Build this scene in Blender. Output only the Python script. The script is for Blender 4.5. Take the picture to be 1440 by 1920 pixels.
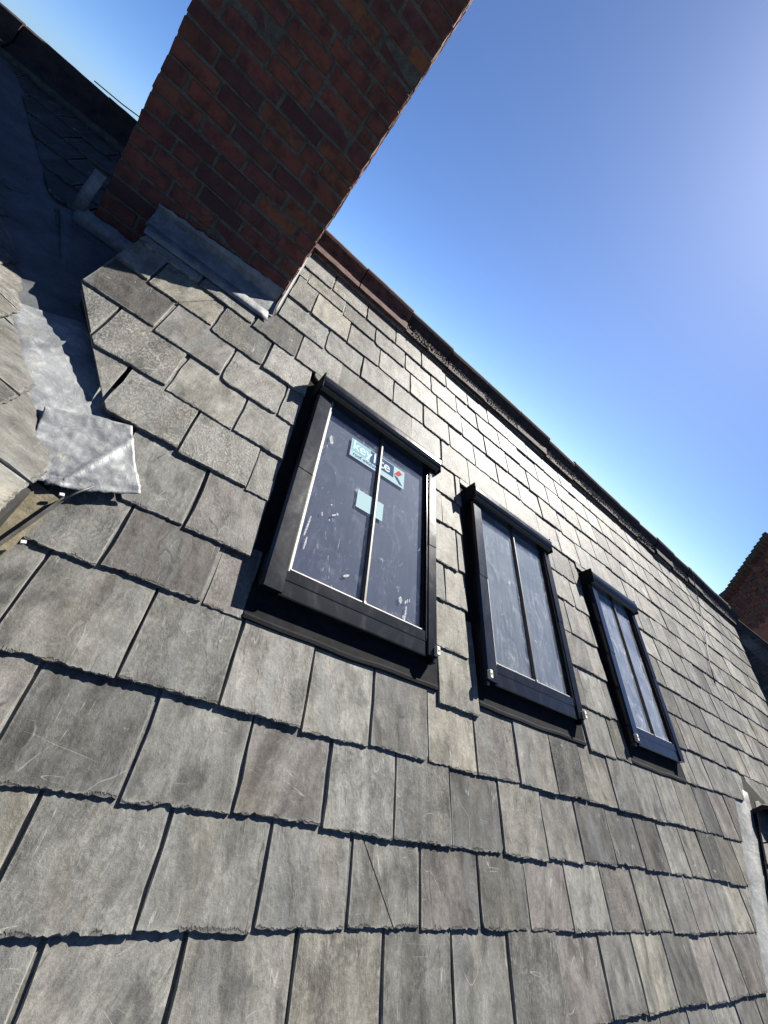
import bpy, bmesh, math, random
from mathutils import Vector, Matrix, Euler, noise

for _o in list(bpy.data.objects):
    bpy.data.objects.remove(_o)
SC = bpy.context.scene
COL = SC.collection
RAD = math.radians

# ------------------------------------------------------------------ camera
TH = RAD(24.0)                       # pitch of the main slope
SU = Vector((1, 0, 0))               # along the ridge
SV = Vector((0, math.cos(TH), math.sin(TH)))     # up the slope
SN = Vector((0, -math.sin(TH), math.cos(TH)))    # out of the slope
R = ((0.763415, 0.073146, 0.641753), (0.458806, -0.760754, -0.459076), (0.454636, 0.644905, -0.614331))


def cam_axis(row):
    return SU * row[0] + SV * row[1] + SN * row[2]


cd = bpy.data.cameras.new('camera')
cam = bpy.data.objects.new('camera', cd)
COL.objects.link(cam)
right, down, fwd = cam_axis(R[0]), cam_axis(R[1]), cam_axis(R[2])
cm = Matrix((right, -down, -fwd)).transposed().to_4x4()
CAM = SN * 1.17
cm.translation = CAM
cam.matrix_world = cm
cd.sensor_fit = 'AUTO'
cd.sensor_width = 36.0
cd.lens = 773.54 / 1920 * 36.0
cd.clip_start = 0.02
cd.clip_end = 9000
SC.camera = cam

# ------------------------------------------------------------------ sky and sun
SUN_AZ = math.atan2(1.1, 1.0)     # clockwise from +Y
SUN_EL = RAD(44.0)
SUN = Vector((math.sin(SUN_AZ) * math.cos(SUN_EL), math.cos(SUN_AZ) * math.cos(SUN_EL), math.sin(SUN_EL)))
world = bpy.data.worlds.new('World')
SC.world = world
world.use_nodes = True
wn = world.node_tree.nodes
wl = world.node_tree.links
wn.clear()
sky = wn.new('ShaderNodeTexSky')
sky.sky_type = 'NISHITA'
sky.sun_disc = False
sky.sun_elevation = SUN_EL
sky.sun_rotation = SUN_AZ
sky.altitude = 0
sky.air_density = 0.56
sky.dust_density = 0.42
sky.ozone_density = 10.0
bg = wn.new('ShaderNodeBackground')
bg.inputs['Strength'].default_value = 0.05
wo = wn.new('ShaderNodeOutputWorld')
wl.new(sky.outputs[0], bg.inputs[0])
wl.new(bg.outputs[0], wo.inputs[0])

sd = bpy.data.lights.new('sun', 'SUN')
sd.energy = 5.0
sd.angle = RAD(0.53)
sd.color = (1.0, 0.955, 0.88)
sun = bpy.data.objects.new('sun', sd)
sun.rotation_euler = SUN.to_track_quat('Z', 'Y').to_euler()
sun.location = (6, 6, 9)
COL.objects.link(sun)

SC.view_settings.view_transform = 'Standard'
SC.view_settings.look = 'None'
SC.view_settings.gamma = 1.0
SC.view_settings.use_curve_mapping = False
SC.view_settings.exposure = 1.60


# ------------------------------------------------------------------ materials
class NT:
    def __init__(self, name):
        self.m = bpy.data.materials.new(name)
        self.m.use_nodes = True
        self.t = self.m.node_tree
        self.t.nodes.clear()
        self.out = self.t.nodes.new('ShaderNodeOutputMaterial')

    def n(self, typ, **kw):
        nd = self.t.nodes.new(typ)
        for k, v in kw.items():
            setattr(nd, k, v)
        return nd

    def link(self, a, b):
        self.t.links.new(a, b)

    def val(self, sock, v):
        if hasattr(v, 'node'):
            self.link(v, sock)
        else:
            sock.default_value = v

    def math(self, op, a, b=0.0, c=None, clamp=False):
        nd = self.n('ShaderNodeMath', operation=op, use_clamp=clamp)
        self.val(nd.inputs[0], a)
        self.val(nd.inputs[1], b)
        if c is not None:
            self.val(nd.inputs[2], c)
        return nd.outputs[0]

    def vmath(self, op, a, b):
        nd = self.n('ShaderNodeVectorMath', operation=op)
        self.val(nd.inputs[0], a)
        self.val(nd.inputs[1], b)
        return nd.outputs[0]

    def noise(self, vec, scale, detail=4, rough=0.55, dist=0.0):
        nd = self.n('ShaderNodeTexNoise')
        if vec is not None:
            self.link(vec, nd.inputs['Vector'])
        nd.inputs['Scale'].default_value = scale
        nd.inputs['Detail'].default_value = detail
        nd.inputs['Roughness'].default_value = rough
        nd.inputs['Distortion'].default_value = dist
        return nd.outputs[0]

    def mapping(self, vec, scale=(1, 1, 1), rot=(0, 0, 0), loc=(0, 0, 0)):
        nd = self.n('ShaderNodeMapping')
        self.link(vec, nd.inputs[0])
        nd.inputs['Location'].default_value = loc
        nd.inputs['Rotation'].default_value = rot
        nd.inputs['Scale'].default_value = scale
        return nd.outputs[0]

    def ramp(self, fac, stops, interp='LINEAR'):
        nd = self.n('ShaderNodeValToRGB')
        cr = nd.color_ramp
        cr.interpolation = interp
        while len(cr.elements) < len(stops):
            cr.elements.new(0.5)
        for e, (p, c) in zip(cr.elements, stops):
            e.position = p
            e.color = (c, c, c, 1) if isinstance(c, (int, float)) else (*c, 1)
        self.link(fac, nd.inputs[0])
        return nd.outputs[0]

    def mix(self, fac, a, b, blend='MIX'):
        nd = self.n('ShaderNodeMix', data_type='RGBA', blend_type=blend)
        self.val(nd.inputs[0], fac)
        for s, v in ((nd.inputs[6], a), (nd.inputs[7], b)):
            if hasattr(v, 'node'):
                self.link(v, s)
            else:
                s.default_value = (*v, 1)
        return nd.outputs[2]

    def bump(self, h, strength, dist, normal=None):
        nd = self.n('ShaderNodeBump')
        nd.inputs['Strength'].default_value = strength
        nd.inputs['Distance'].default_value = dist
        self.link(h, nd.inputs['Height'])
        if normal is not None:
            self.link(normal, nd.inputs['Normal'])
        return nd.outputs[0]

    def principled(self, color, rough, normal=None, metallic=0.0, spec=0.5):
        p = self.n('ShaderNodeBsdfPrincipled')
        if hasattr(color, 'node'):
            self.link(color, p.inputs['Base Color'])
        else:
            p.inputs['Base Color'].default_value = (*color, 1)
        self.val(p.inputs['Roughness'], rough)
        self.val(p.inputs['Metallic'], metallic)
        p.inputs['Specular IOR Level'].default_value = spec
        if normal is not None:
            self.link(normal, p.inputs['Normal'])
        return p.outputs[0]

    def finish(self, shader):
        self.link(shader, self.out.inputs[0])
        return self.m

    def attr(self, name):
        nd = self.n('ShaderNodeAttribute', attribute_name=name)
        return nd

    def coord(self, which='Object'):
        return self.n('ShaderNodeTexCoord').outputs[which]


def mat_slate():
    m = NT('slate')
    co = m.attr('slate_coord').outputs['Vector']       # metres on the slate, shifted per slate
    rv = m.attr('slate_tone')
    sep = m.n('ShaderNodeSeparateXYZ')
    m.link(rv.outputs['Vector'], sep.inputs[0])
    tone, hue, age = sep.outputs
    rough_warp = m.noise(co, 9, 3)
    # the riven grain runs down the slate, bending a little
    warp = m.vmath('ADD', co, m.vmath('SCALE', m.n('ShaderNodeCombineXYZ').outputs[0], (0, 0, 0)))
    bend = m.n('ShaderNodeCombineXYZ')
    m.link(m.math('MULTIPLY', m.math('SUBTRACT', rough_warp, 0.5), 0.045), bend.inputs[0])
    warp = m.vmath('ADD', co, bend.outputs[0])
    streak = m.noise(m.mapping(warp, (30, 9, 8)), 1, 6, 0.66)
    fine = m.noise(m.mapping(warp, (150, 70, 60)), 1, 6, 0.7)
    broad = m.noise(co, 9, 6, 0.68)
    grit = m.noise(co, 420, 3, 0.7)
    base = m.ramp(hue, [(0.0, (0.188, 0.189, 0.180)), (0.2, (0.196, 0.192, 0.181)), (0.38, (0.184, 0.187, 0.181)),
                        (0.55, (0.176, 0.164, 0.158)), (0.72, (0.192, 0.193, 0.184)), (0.9, (0.212, 0.202, 0.174)), (1.0, (0.200, 0.197, 0.184))])
    k = m.math('ADD', m.math('MULTIPLY', tone, 0.95), 0.33)
    stain = m.noise(m.mapping(warp, (1.3, 0.7, 1), (0, 0, 0.3), (7, 3, 5)), 11, 5, 0.62, 0.4)
    k = m.math('MULTIPLY', k, m.ramp(stain, [(0.36, 0.58), (0.50, 1.0)]))
    k = m.math('MULTIPLY', k, m.math('ADD', m.math('MULTIPLY', broad, 1.7), 0.16))
    band = m.noise(m.mapping(warp, (17, 1.3, 5), (0, 0, 0), (6, 2, 8)), 1, 3, 0.5)
    k = m.math('MULTIPLY', k, m.math('ADD', m.math('MULTIPLY', band, 1.1), 0.45))
    k = m.math('MULTIPLY', k, m.math('ADD', m.math('MULTIPLY', streak, 1.4), 0.3))
    k = m.math('MULTIPLY', k, m.math('ADD', m.math('MULTIPLY', fine, 1.25), 0.375))
    k = m.math('MULTIPLY', k, m.math('ADD', m.math('MULTIPLY', grit, 0.8), 0.6))
    c = m.mix(1.0, base, (1, 1, 1))
    vm = m.n('ShaderNodeVectorMath', operation='SCALE')
    base = m.mix(1.0, base, (0.708, 0.695, 0.658), 'MULTIPLY')
    m.link(base, vm.inputs[0])
    m.link(k, vm.inputs['Scale'])
    c = vm.outputs[0]
    # brown and ochre weathering in broad runs
    och = m.noise(m.mapping(warp, (11, 3.2, 5)), 1, 4, 0.6)
    ochf = m.math('MULTIPLY', m.ramp(och, [(0.54, 0.0), (0.78, 1.0)]), 0.26)
    c = m.mix(ochf, c, (0.170, 0.145, 0.095))
    blu = m.noise(m.mapping(warp, (14, 2.2, 9), (0, 0, 0), (3, 7, 2)), 1, 3, 0.5)
    c = m.mix(m.math('MULTIPLY', m.ramp(blu, [(0.55, 0.0), (0.72, 1.0)]), 0.45), c, (0.122, 0.135, 0.137))
    # pale scratches: fine lines along and across the grain
    def hair(vec, width):
        return m.ramp(m.math('ABSOLUTE', m.math('SUBTRACT', m.noise(vec, 1, 1, 0.4, 0.3), 0.5)), [(width * 0.35, 1.0), (width, 0.0)])
    g1 = m.ramp(m.noise(co, 13, 2), [(0.56, 0.0), (0.64, 1.0)])
    g2 = m.ramp(m.noise(m.mapping(co, (1, 1, 1), (0, 0, 0), (3, 3, 1)), 10, 2), [(0.60, 0.0), (0.66, 1.0)])
    s1 = m.math('MULTIPLY', hair(m.mapping(co, (26, 2.2, 5), (0, 0, 0.30)), 0.0060), g1)
    s2 = m.math('MULTIPLY', hair(m.mapping(co, (2.6, 22, 5), (0, 0, 0.65), (5, 1, 3)), 0.0040), g2)
    c = m.mix(m.math('MULTIPLY', m.math('MAXIMUM', s1, s2), m.math('ADD', m.math('MULTIPLY', fine, 1.0), 0.0)), c, (0.36, 0.355, 0.33))
    # pale quartz veins wandering over some of them
    g4 = m.ramp(m.noise(m.mapping(co, (1, 1, 1), (0, 0, 0), (5, 8, 4)), 4.5, 2), [(0.54, 0.0), (0.60, 1.0)])
    s4 = m.math('MULTIPLY', hair(m.mapping(warp, (7, 3.2, 5), (0, 0, 0.5), (9, 4, 7)), 0.0032), g4)
    c = m.mix(m.math('MULTIPLY', s4, m.math('MULTIPLY', fine, 0.7)), c, (0.36, 0.355, 0.33))
    # hairline splits along the grain
    g3 = m.ramp(m.noise(m.mapping(co, (1, 1, 1), (0, 0, 0), (8, 1, 6)), 8, 2), [(0.57, 0.0), (0.62, 1.0)])
    s3 = m.math('MULTIPLY', hair(m.mapping(warp, (14, 1.4, 5), (0, 0, -0.1), (2, 7, 1)), 0.006), g3)
    c = m.mix(m.math('MULTIPLY', s3, 0.75), c, (0.03, 0.028, 0.025))
    # lichen and mortar specks
    vo = m.n('ShaderNodeTexVoronoi')
    m.link(co, vo.inputs['Vector'])
    vo.inputs['Scale'].default_value = 34
    spot = m.ramp(m.math('ADD', vo.outputs['Distance'], m.math('MULTIPLY', grit, 0.25)), [(0.13, 1.0), (0.21, 0.0)])
    spg = m.ramp(m.noise(co, 11, 2), [(0.52, 0.0), (0.62, 1.0)])
    c = m.mix(m.math('MULTIPLY', m.math('MULTIPLY', spot, spg), 0.6), c, (0.36, 0.345, 0.30))
    # weather-bleached, crusty surface on the old ones
    cr = m.noise(m.mapping(warp, (1.25, 0.8, 1)), 105, 8, 0.74)
    crust = m.math('MULTIPLY', m.ramp(cr, [(0.47, 0.0), (0.60, 1.0)]), m.math('MULTIPLY', m.math('MULTIPLY', age, 0.85), m.ramp(m.noise(m.mapping(co, (1, 1, 1), (0, 0, 0), (2, 2, 9)), 14, 4, 0.6), [(0.36, 0.15), (0.64, 1.0)])))
    c = m.mix(crust, c, (0.35, 0.342, 0.305))
    dk = m.ramp(m.noise(m.mapping(co, (1, 1, 1), (0, 0, 0), (9, 4, 1)), 95, 7, 0.72), [(0.37, 1.0), (0.45, 0.0)])
    c = m.mix(m.math('MULTIPLY', dk, m.math('MULTIPLY', age, 0.5)), c, (0.045, 0.045, 0.04))
    # dressed edges: dark nibbled chips along the tail, a worn pale arris
    ed = m.n('ShaderNodeSeparateXYZ')
    m.link(m.attr('slate_edge').outputs['Vector'], ed.inputs[0])
    side = m.math('MINIMUM', ed.outputs[0], ed.outputs[2])
    chipn = m.noise(m.mapping(co, (230, 55, 60)), 1, 4, 0.65)
    chipg = m.ramp(m.noise(m.mapping(co, (1, 1, 1), (0, 0, 0), (4, 9, 2)), 16, 3), [(0.36, 0.15), (0.58, 1.0)])
    chipn = m.math('MULTIPLY', chipn, chipg)
    nib = m.ramp(m.math('SUBTRACT', m.math('MULTIPLY', chipn, 0.026), ed.outputs[1]), [(0.0042, 0.0), (0.0068, 1.0)])
    arris = m.ramp(m.math('SUBTRACT', m.math('MULTIPLY', cr, 0.016), m.math('MINIMUM', side, ed.outputs[1])), [(0.0015, 0.0), (0.0055, 1.0)])
    c = m.mix(m.math('MULTIPLY', arris, 0.34), c, (0.28, 0.275, 0.25))
    c = m.mix(m.math('MULTIPLY', nib, 0.55), c, (0.035, 0.034, 0.032))
    # relief: riven layers, grain, grit
    lay = m.noise(m.mapping(warp, (16, 5, 9), (0, 0, 0.2)), 1, 3, 0.5, 0.3)
    sn = m.n('ShaderNodeMath', operation='SNAP')
    m.link(lay, sn.inputs[0])
    sn.inputs[1].default_value = 0.085
    h = m.math('ADD', m.math('MULTIPLY', sn.outputs[0], 0.75), m.math('MULTIPLY', streak, 0.34))
    h = m.math('ADD', h, m.math('MULTIPLY', fine, 0.26))
    h = m.math('ADD', h, m.math('MULTIPLY', broad, 1.1))
    h = m.math('ADD', h, m.math('MULTIPLY', m.math('MULTIPLY', cr, age), 0.9))
    h = m.math('ADD', h, m.math('MULTIPLY', grit, 0.09))
    h = m.math('SUBTRACT', h, m.math('MULTIPLY', nib, 0.8))
    nr = m.bump(h, 0.8, 0.0042)
    ro = m.math('ADD', m.math('MULTIPLY', fine, 0.2), 0.54)
    return m.finish(m.principled(c, ro, nr, 0.0, 0.18))


def mat_simple(name, c1, c2, scale, rough, bump=0.3, bdist=0.003, metallic=0.0, spec=0.4, detail=5, lo=0.35, hi=0.65):
    m = NT(name)
    co = m.coord()
    a = m.noise(co, scale, detail, 0.6)
    b = m.noise(co, scale * 7, 4, 0.65)
    f = m.math('ADD', m.math('MULTIPLY', a, 0.65), m.math('MULTIPLY', b, 0.35))
    c = m.mix(m.ramp(f, [(lo, 0.0), (hi, 1.0)]), c1, c2)
    return m.finish(m.principled(c, rough, m.bump(f, bump, bdist) if bump else None, metallic, spec))


def mat_brick():
    m = NT('brick')
    oi = m.n('ShaderNodeObjectInfo')
    co = m.coord()
    ofs = m.n('ShaderNodeCombineXYZ')
    m.link(m.math('MULTIPLY', oi.outputs['Random'], 37.0), ofs.inputs[0])
    m.link(m.math('MULTIPLY', oi.outputs['Random'], 91.0), ofs.inputs[2])
    co = m.vmath('ADD', co, ofs.outputs[0])
    rnd = m.math('FRACT', m.math('MULTIPLY', oi.outputs['Random'], 7.31))
    base = m.ramp(rnd, [(0.0, (0.130, 0.042, 0.032)), (0.25, (0.165, 0.055, 0.036)), (0.42, (0.060, 0.028, 0.025)), (0.55, (0.145, 0.050, 0.038)),
                        (0.72, (0.175, 0.068, 0.030)), (0.86, (0.120, 0.046, 0.040)), (1.0, (0.045, 0.026, 0.026))])
    a = m.noise(co, 14, 5, 0.65)
    b = m.noise(co, 90, 4, 0.7)
    c = m.mix(m.ramp(a, [(0.40, 0.0), (0.64, 0.9)]), base, (0.055, 0.023, 0.02))
    c = m.mix(m.ramp(m.noise(co, 9, 3), [(0.56, 0.0), (0.76, 0.45)]), c, (0.15, 0.06, 0.026))
    c = m.mix(m.ramp(b, [(0.62, 0.0), (0.76, 0.35)]), c, (0.22, 0.14, 0.11))
    h = m.math('ADD', a, m.math('MULTIPLY', b, 0.6))
    return m.finish(m.principled(c, 0.85, m.bump(h, 0.6, 0.004), 0, 0.25))


def mat_lead(name='lead', pale=0.5, gain=1.0, rough=0.52):
    m = NT(name)
    co = m.coord()
    a = m.noise(co, 7, 6, 0.62, 0.7)
    b = m.noise(m.mapping(co, (1, 1, 1), (0, 0, 0), (4, 2, 9)), 26, 5, 0.65, 0.4)
    c = m.mix(m.ramp(a, [(0.36, 0.0), (0.66, 1.0)]), (0.085, 0.090, 0.094), (0.20, 0.207, 0.208))
    c = m.mix(m.math('MULTIPLY', m.ramp(b, [(0.5, 0.0), (0.7, 1.0)]), pale), c, (0.33, 0.33, 0.318))
    d = m.noise(m.mapping(co, (1, 1, 1), (0, 0, 0), (1, 8, 3)), 12, 4, 0.6)
    c = m.mix(m.ramp(d, [(0.60, 0.0), (0.74, 0.55)]), c, (0.33, 0.29, 0.20))
    stn = m.noise(m.mapping(co, (22, 3.5, 9), (0, 0, 0.5)), 1, 6, 0.68, 0.5)
    c = m.mix(m.math('MULTIPLY', m.ramp(stn, [(0.42, 0.0), (0.62, 1.0)]), 0.5), c, (0.10, 0.107, 0.112))
    g = m.noise(co, 260, 3, 0.7)
    c = m.mix(m.ramp(m.math('ADD', m.math('MULTIPLY', g, 0.5), m.math('MULTIPLY', d, 0.5)), [(0.56, 0.0), (0.63, 0.6)]), c, (0.12, 0.12, 0.11))
    h = m.math('ADD', a, m.math('MULTIPLY', b, 0.35))
    c = m.mix(1.0, c, (gain, gain, gain), 'MULTIPLY')
    ro = m.math('ADD', m.math('MULTIPLY', b, 0.25), rough)
    return m.finish(m.principled(c, ro, m.bump(h, 0.7, 0.008), 0.0, 0.5))


def mat_black_metal():
    m = NT('black_aluminium')
    co = m.coord()
    a = m.noise(m.mapping(co, (1, 0.55, 1), (0, 0, 0.5)), 13, 6, 0.62, 0.8)
    b = m.noise(co, 55, 5, 0.7)
    d = m.math('MULTIPLY', m.ramp(a, [(0.44, 0.0), (0.76, 1.0)]), m.ramp(b, [(0.30, 0.3), (0.75, 1.0)]))
    c = m.mix(m.math('MULTIPLY', d, 0.10), (0.008, 0.008, 0.009), (0.15, 0.15, 0.145))
    ro = m.math('ADD', m.math('MULTIPLY', d, 0.07), 0.17)
    return m.finish(m.principled(c, ro, m.bump(b, 0.05, 0.001), 0.0, 0.5))


def mat_glass(name, dirt_haze, streak):
    m = NT(name)
    co = m.coord()
    lw = m.n('ShaderNodeLayerWeight')
    lw.inputs[0].default_value = 0.5
    f2 = m.math('ADD', m.math('MULTIPLY', m.math('POWER', lw.outputs['Facing'], 4.0), 1.0), 0.11, clamp=True)
    tr = m.n('ShaderNodeBsdfTransparent')
    tr.inputs[0].default_value = (0.80, 0.88, 0.90, 1)
    gl = m.n('ShaderNodeBsdfGlossy')
    gl.inputs['Roughness'].default_value = 0.02
    gl.inputs['Color'].default_value = (1, 1, 1, 1)
    mx = m.n('ShaderNodeMixShader')
    m.link(f2, mx.inputs[0])
    m.link(tr.outputs[0], mx.inputs[1])
    m.link(gl.outputs[0], mx.inputs[2])
    # dust film and painted haze, rain runs, hand smears
    veil = m.ramp(m.noise(co, 4.5, 5, 0.6, 0.6), [(0.35, 0.25), (0.75, 1.0)])
    runs = m.ramp(m.noise(m.mapping(co, (70, 3.5, 1)), 1, 4, 0.6), [(0.45, 0.0), (0.75, 1.0)])
    sm = m.ramp(m.noise(m.mapping(co, (30, 11, 1), (0, 0, 0.5)), 1, 5, 0.65, 2.2), [(0.60, 0.0), (0.69, 1.0)])
    gate = m.ramp(m.noise(m.mapping(co, (1, 1, 1), (0, 0, 0), (2, 5, 0)), 5.2, 2), [(0.44, 0.0), (0.60, 1.0)])
    drop = m.n('ShaderNodeTexVoronoi')
    m.link(m.mapping(co, (1, 0.6, 1), (0, 0, 0.3)), drop.inputs['Vector'])
    drop.inputs['Scale'].default_value = 21
    blob = m.ramp(m.math('ADD', drop.outputs['Distance'], m.math('MULTIPLY', m.noise(co, 130, 3), 0.22)), [(0.145, 1.0), (0.185, 0.0)])
    bgate = m.ramp(m.noise(m.mapping(co, (1, 1, 1), (0, 0, 0), (7, 1, 0)), 7.0, 2), [(0.53, 0.0), (0.60, 1.0)])
    f = m.math('MULTIPLY', veil, dirt_haze)
    wipe = m.ramp(m.noise(m.mapping(co, (9, 4.5, 1), (0, 0, -0.35), (1, 2, 0)), 1, 7, 0.68, 1.8), [(0.52, 0.0), (0.74, 1.0)])
    f = m.math('ADD', f, m.math('MULTIPLY', wipe, dirt_haze * 1.6 + 0.05))
    f = m.math('ADD', f, m.math('MULTIPLY', runs, streak))
    f = m.math('ADD', f, m.math('MULTIPLY', m.math('MULTIPLY', sm, gate), 0.42))
    f = m.math('ADD', f, m.math('MULTIPLY', m.math('MULTIPLY', blob, bgate), 0.6), clamp=True)
    df = m.n('ShaderNodeBsdfDiffuse')
    df.inputs[0].default_value = (0.52, 0.53, 0.56, 1)
    m2 = m.n('ShaderNodeMixShader')
    m.link(f, m2.inputs[0])
    m.link(mx.outputs[0], m2.inputs[1])
    m.link(df.outputs[0], m2.inputs[2])
    return m.finish(m2.outputs[0])


def mat_smear():
    m = NT('dried_smear')
    co = m.coord()
    f = m.ramp(m.noise(co, 150, 5, 0.7), [(0.38, 0.12), (0.62, 0.85)])
    tr = m.n('ShaderNodeBsdfTransparent')
    df = m.n('ShaderNodeBsdfDiffuse')
    df.inputs[0].default_value = (0.55, 0.55, 0.54, 1)
    mx = m.n('ShaderNodeMixShader')
    m.link(f, mx.inputs[0])
    m.link(tr.outputs[0], mx.inputs[1])
    m.link(df.outputs[0], mx.inputs[2])
    return m.finish(mx.outputs[0])


def mat_flat(name, c, rough=0.5, metallic=0.0, spec=0.5):
    m = NT(name)
    return m.finish(m.principled(c, rough, None, metallic, spec))


M = {}
M['slate'] = mat_slate()
M['brick'] = mat_brick()
M['mortar'] = mat_simple('mortar', (0.045, 0.042, 0.034), (0.115, 0.11, 0.09), 30, 0.95, 0.6, 0.004, 0, 0.2)
M['lead'] = mat_lead()
M['lead_bright'] = mat_lead('bleached_lead', 0.7, 1.2, 0.36)
M['lead_dark'] = mat_simple('darkened_lead', (0.035, 0.038, 0.042), (0.10, 0.105, 0.11), 9, 0.65, 0.4, 0.006)  # shade of the recess put into the colour of upper valley and saddle
M['black'] = mat_black_metal()
M['rubber'] = mat_simple('black_flashing', (0.005, 0.005, 0.006), (0.014, 0.0145, 0.016), 20, 0.85, 0.25, 0.002, 0, 0.1)
M['bead'] = mat_simple('bare_bead', (0.22, 0.215, 0.195), (0.36, 0.35, 0.32), 40, 0.5, 0.1, 0.001, 0.2, 0.5)
M['bar'] = mat_simple('weathered_bar', (0.02, 0.02, 0.019), (0.065, 0.063, 0.058), 30, 0.5, 0.1, 0.001, 0.0, 0.5)
M['glass_a'] = mat_glass('smeared_glass', 0.028, 0.014)
M['glass_b'] = mat_glass('dusty_hazed_glass', 0.13, 0.09)  # dust raised to paint a paler reflection on the middle window
M['glass_c'] = mat_glass('pale_glass', 0.24, 0.12)  # dust raised further, painting the pale grazing reflection of the farthest window
M['blind_grey'] = mat_simple('grey_blind_cloth', (0.060, 0.060, 0.072), (0.095, 0.095, 0.110), 8, 0.8, 0.1, 0.002)
M['blind'] = mat_simple('blind_cloth', (0.036, 0.031, 0.062), (0.056, 0.049, 0.088), 8, 0.8, 0.1, 0.002)
M['reveal'] = mat_flat('dark_reveal', (0.02, 0.02, 0.022), 0.8)  # dark colour stands for the unlit interior below the glass
M['cream'] = mat_simple('cream_plastic', (0.50, 0.47, 0.36), (0.62, 0.59, 0.47), 40, 0.5, 0.1, 0.001)
M['clay'] = mat_simple('ridge_clay', (0.012, 0.010, 0.009), (0.065, 0.042, 0.035), 13, 0.85, 0.5, 0.004, 0, 0.25, 5, 0.36, 0.70)
M['clay_red'] = mat_simple('red_ridge_clay', (0.022, 0.013, 0.012), (0.14, 0.072, 0.056), 14, 0.85, 0.5, 0.004, 0, 0.25)
M['moss'] = mat_simple('dry_moss', (0.09, 0.075, 0.06), (0.33, 0.28, 0.225), 60, 0.95, 0.6, 0.004, 0, 0.15)
M['deck'] = mat_simple('felt', (0.012, 0.012, 0.012), (0.03, 0.028, 0.025), 12, 0.9, 0.3, 0.003, 0, 0.2)
M['sand'] = mat_simple('sandy_board', (0.09, 0.078, 0.052), (0.20, 0.175, 0.12), 22, 0.9, 0.7, 0.006, 0, 0.2)
M['steel'] = mat_simple('dull_steel', (0.03, 0.028, 0.025), (0.11, 0.105, 0.095), 30, 0.45, 0.1, 0.001, 0.2, 0.5)
M['white'] = mat_simple('white_clip', (0.30, 0.30, 0.28), (0.55, 0.55, 0.52), 80, 0.6, 0.1, 0.001)
M['wire'] = mat_flat('black_wire', (0.02, 0.02, 0.02), 0.6)
M['wall'] = mat_simple('wall_brick', (0.16, 0.065, 0.045), (0.27, 0.12, 0.08), 6, 0.9, 0.4, 0.005, 0, 0.2)
M['ground'] = mat_simple('earth', (0.06, 0.07, 0.04), (0.13, 0.12, 0.09), 0.05, 0.95, 0.2, 0.05, 0, 0.2)
M['st_cyan'] = mat_flat('sticker_film', (0.27, 0.375, 0.39), 0.9, 0.0, 0.05)
M['smear'] = mat_smear()
M['st_pale'] = mat_flat('sticker_pale_print', (0.42, 0.50, 0.51), 0.9, 0.0, 0.05)
M['st_navy'] = mat_flat('sticker_navy_print', (0.035, 0.06, 0.12), 0.9, 0.0, 0.05)
M['st_teal'] = mat_flat('sticker_teal_print', (0.17, 0.32, 0.36), 0.9, 0.0, 0.05)
M['st_red'] = mat_flat('sticker_red_print', (0.30, 0.06, 0.05), 0.9, 0.0, 0.05)


# ------------------------------------------------------------------ builders
def empty(name, loc, label=None, cat=None, group=None):
    o = bpy.data.objects.new(name, None)
    COL.objects.link(o)
    o.location = loc
    o.empty_display_size = 0.1
    if label:
        o['label'] = label
        o['category'] = cat
    if group:
        o['group'] = group
    bpy.context.view_layer.update()
    return o


def adopt(o, parent, mw):
    """Parent o keeping the world matrix mw."""
    if parent is None:
        o.matrix_world = mw
    else:
        o.parent = parent
        o.matrix_parent_inverse = Matrix.Identity(4)
        o.matrix_basis = WORLD[parent.name].inverted() @ mw
    WORLD[o.name] = mw
    return o


WORLD = {}


def root(name, mw, label, cat, group=None):
    o = bpy.data.objects.new(name, None)
    COL.objects.link(o)
    o.empty_display_size = 0.1
    o.matrix_world = mw
    WORLD[o.name] = mw.copy()
    o['label'] = label
    o['category'] = cat
    o['kind'] = 'thing'
    if group:
        o['group'] = group
    return o


def mesh(name, verts, faces, mat, parent=None, mw=None, smooth=False):
    me = bpy.data.meshes.new(name)
    me.from_pydata([tuple(v) for v in verts], [], faces)
    me.materials.append(mat)
    if smooth:
        for p in me.polygons:
            p.use_smooth = True
    me.update()
    return put(name, me, parent, mw)


def put(name, me, parent=None, mw=None):
    o = bpy.data.objects.new(name, me)
    COL.objects.link(o)
    adopt(o, parent, (mw or Matrix.Identity(4)).copy())
    return o


def frame(origin, a, b):
    n = a.cross(b)
    m = Matrix((a, b, n)).transposed().to_4x4()
    m.translation = origin
    return m


MAIN = frame(Vector((0, 0, 0)), SU, SV)


def box_data(x0, x1, y0, y1, z0, z1, bev=0.0):
    bm = bmesh.new()
    vs = [bm.verts.new(p) for p in ((x0, y0, z0), (x1, y0, z0), (x1, y1, z0), (x0, y1, z0),
                                    (x0, y0, z1), (x1, y0, z1), (x1, y1, z1), (x0, y1, z1))]
    for f in ((3, 2, 1, 0), (4, 5, 6, 7), (0, 1, 5, 4), (1, 2, 6, 5), (2, 3, 7, 6), (3, 0, 4, 7)):
        bm.faces.new([vs[i] for i in f])
    if bev:
        bmesh.ops.bevel(bm, geom=bm.edges[:], offset=bev, segments=1, affect='EDGES')
    me = bpy.data.meshes.new('box')
    bm.to_mesh(me)
    bm.free()
    return me


def box(name, dims, mat, parent, mw, bev=0.0):
    me = box_data(*dims, bev=bev)
    me.name = name
    me.materials.append(mat)
    return put(name, me, parent, mw)


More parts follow.
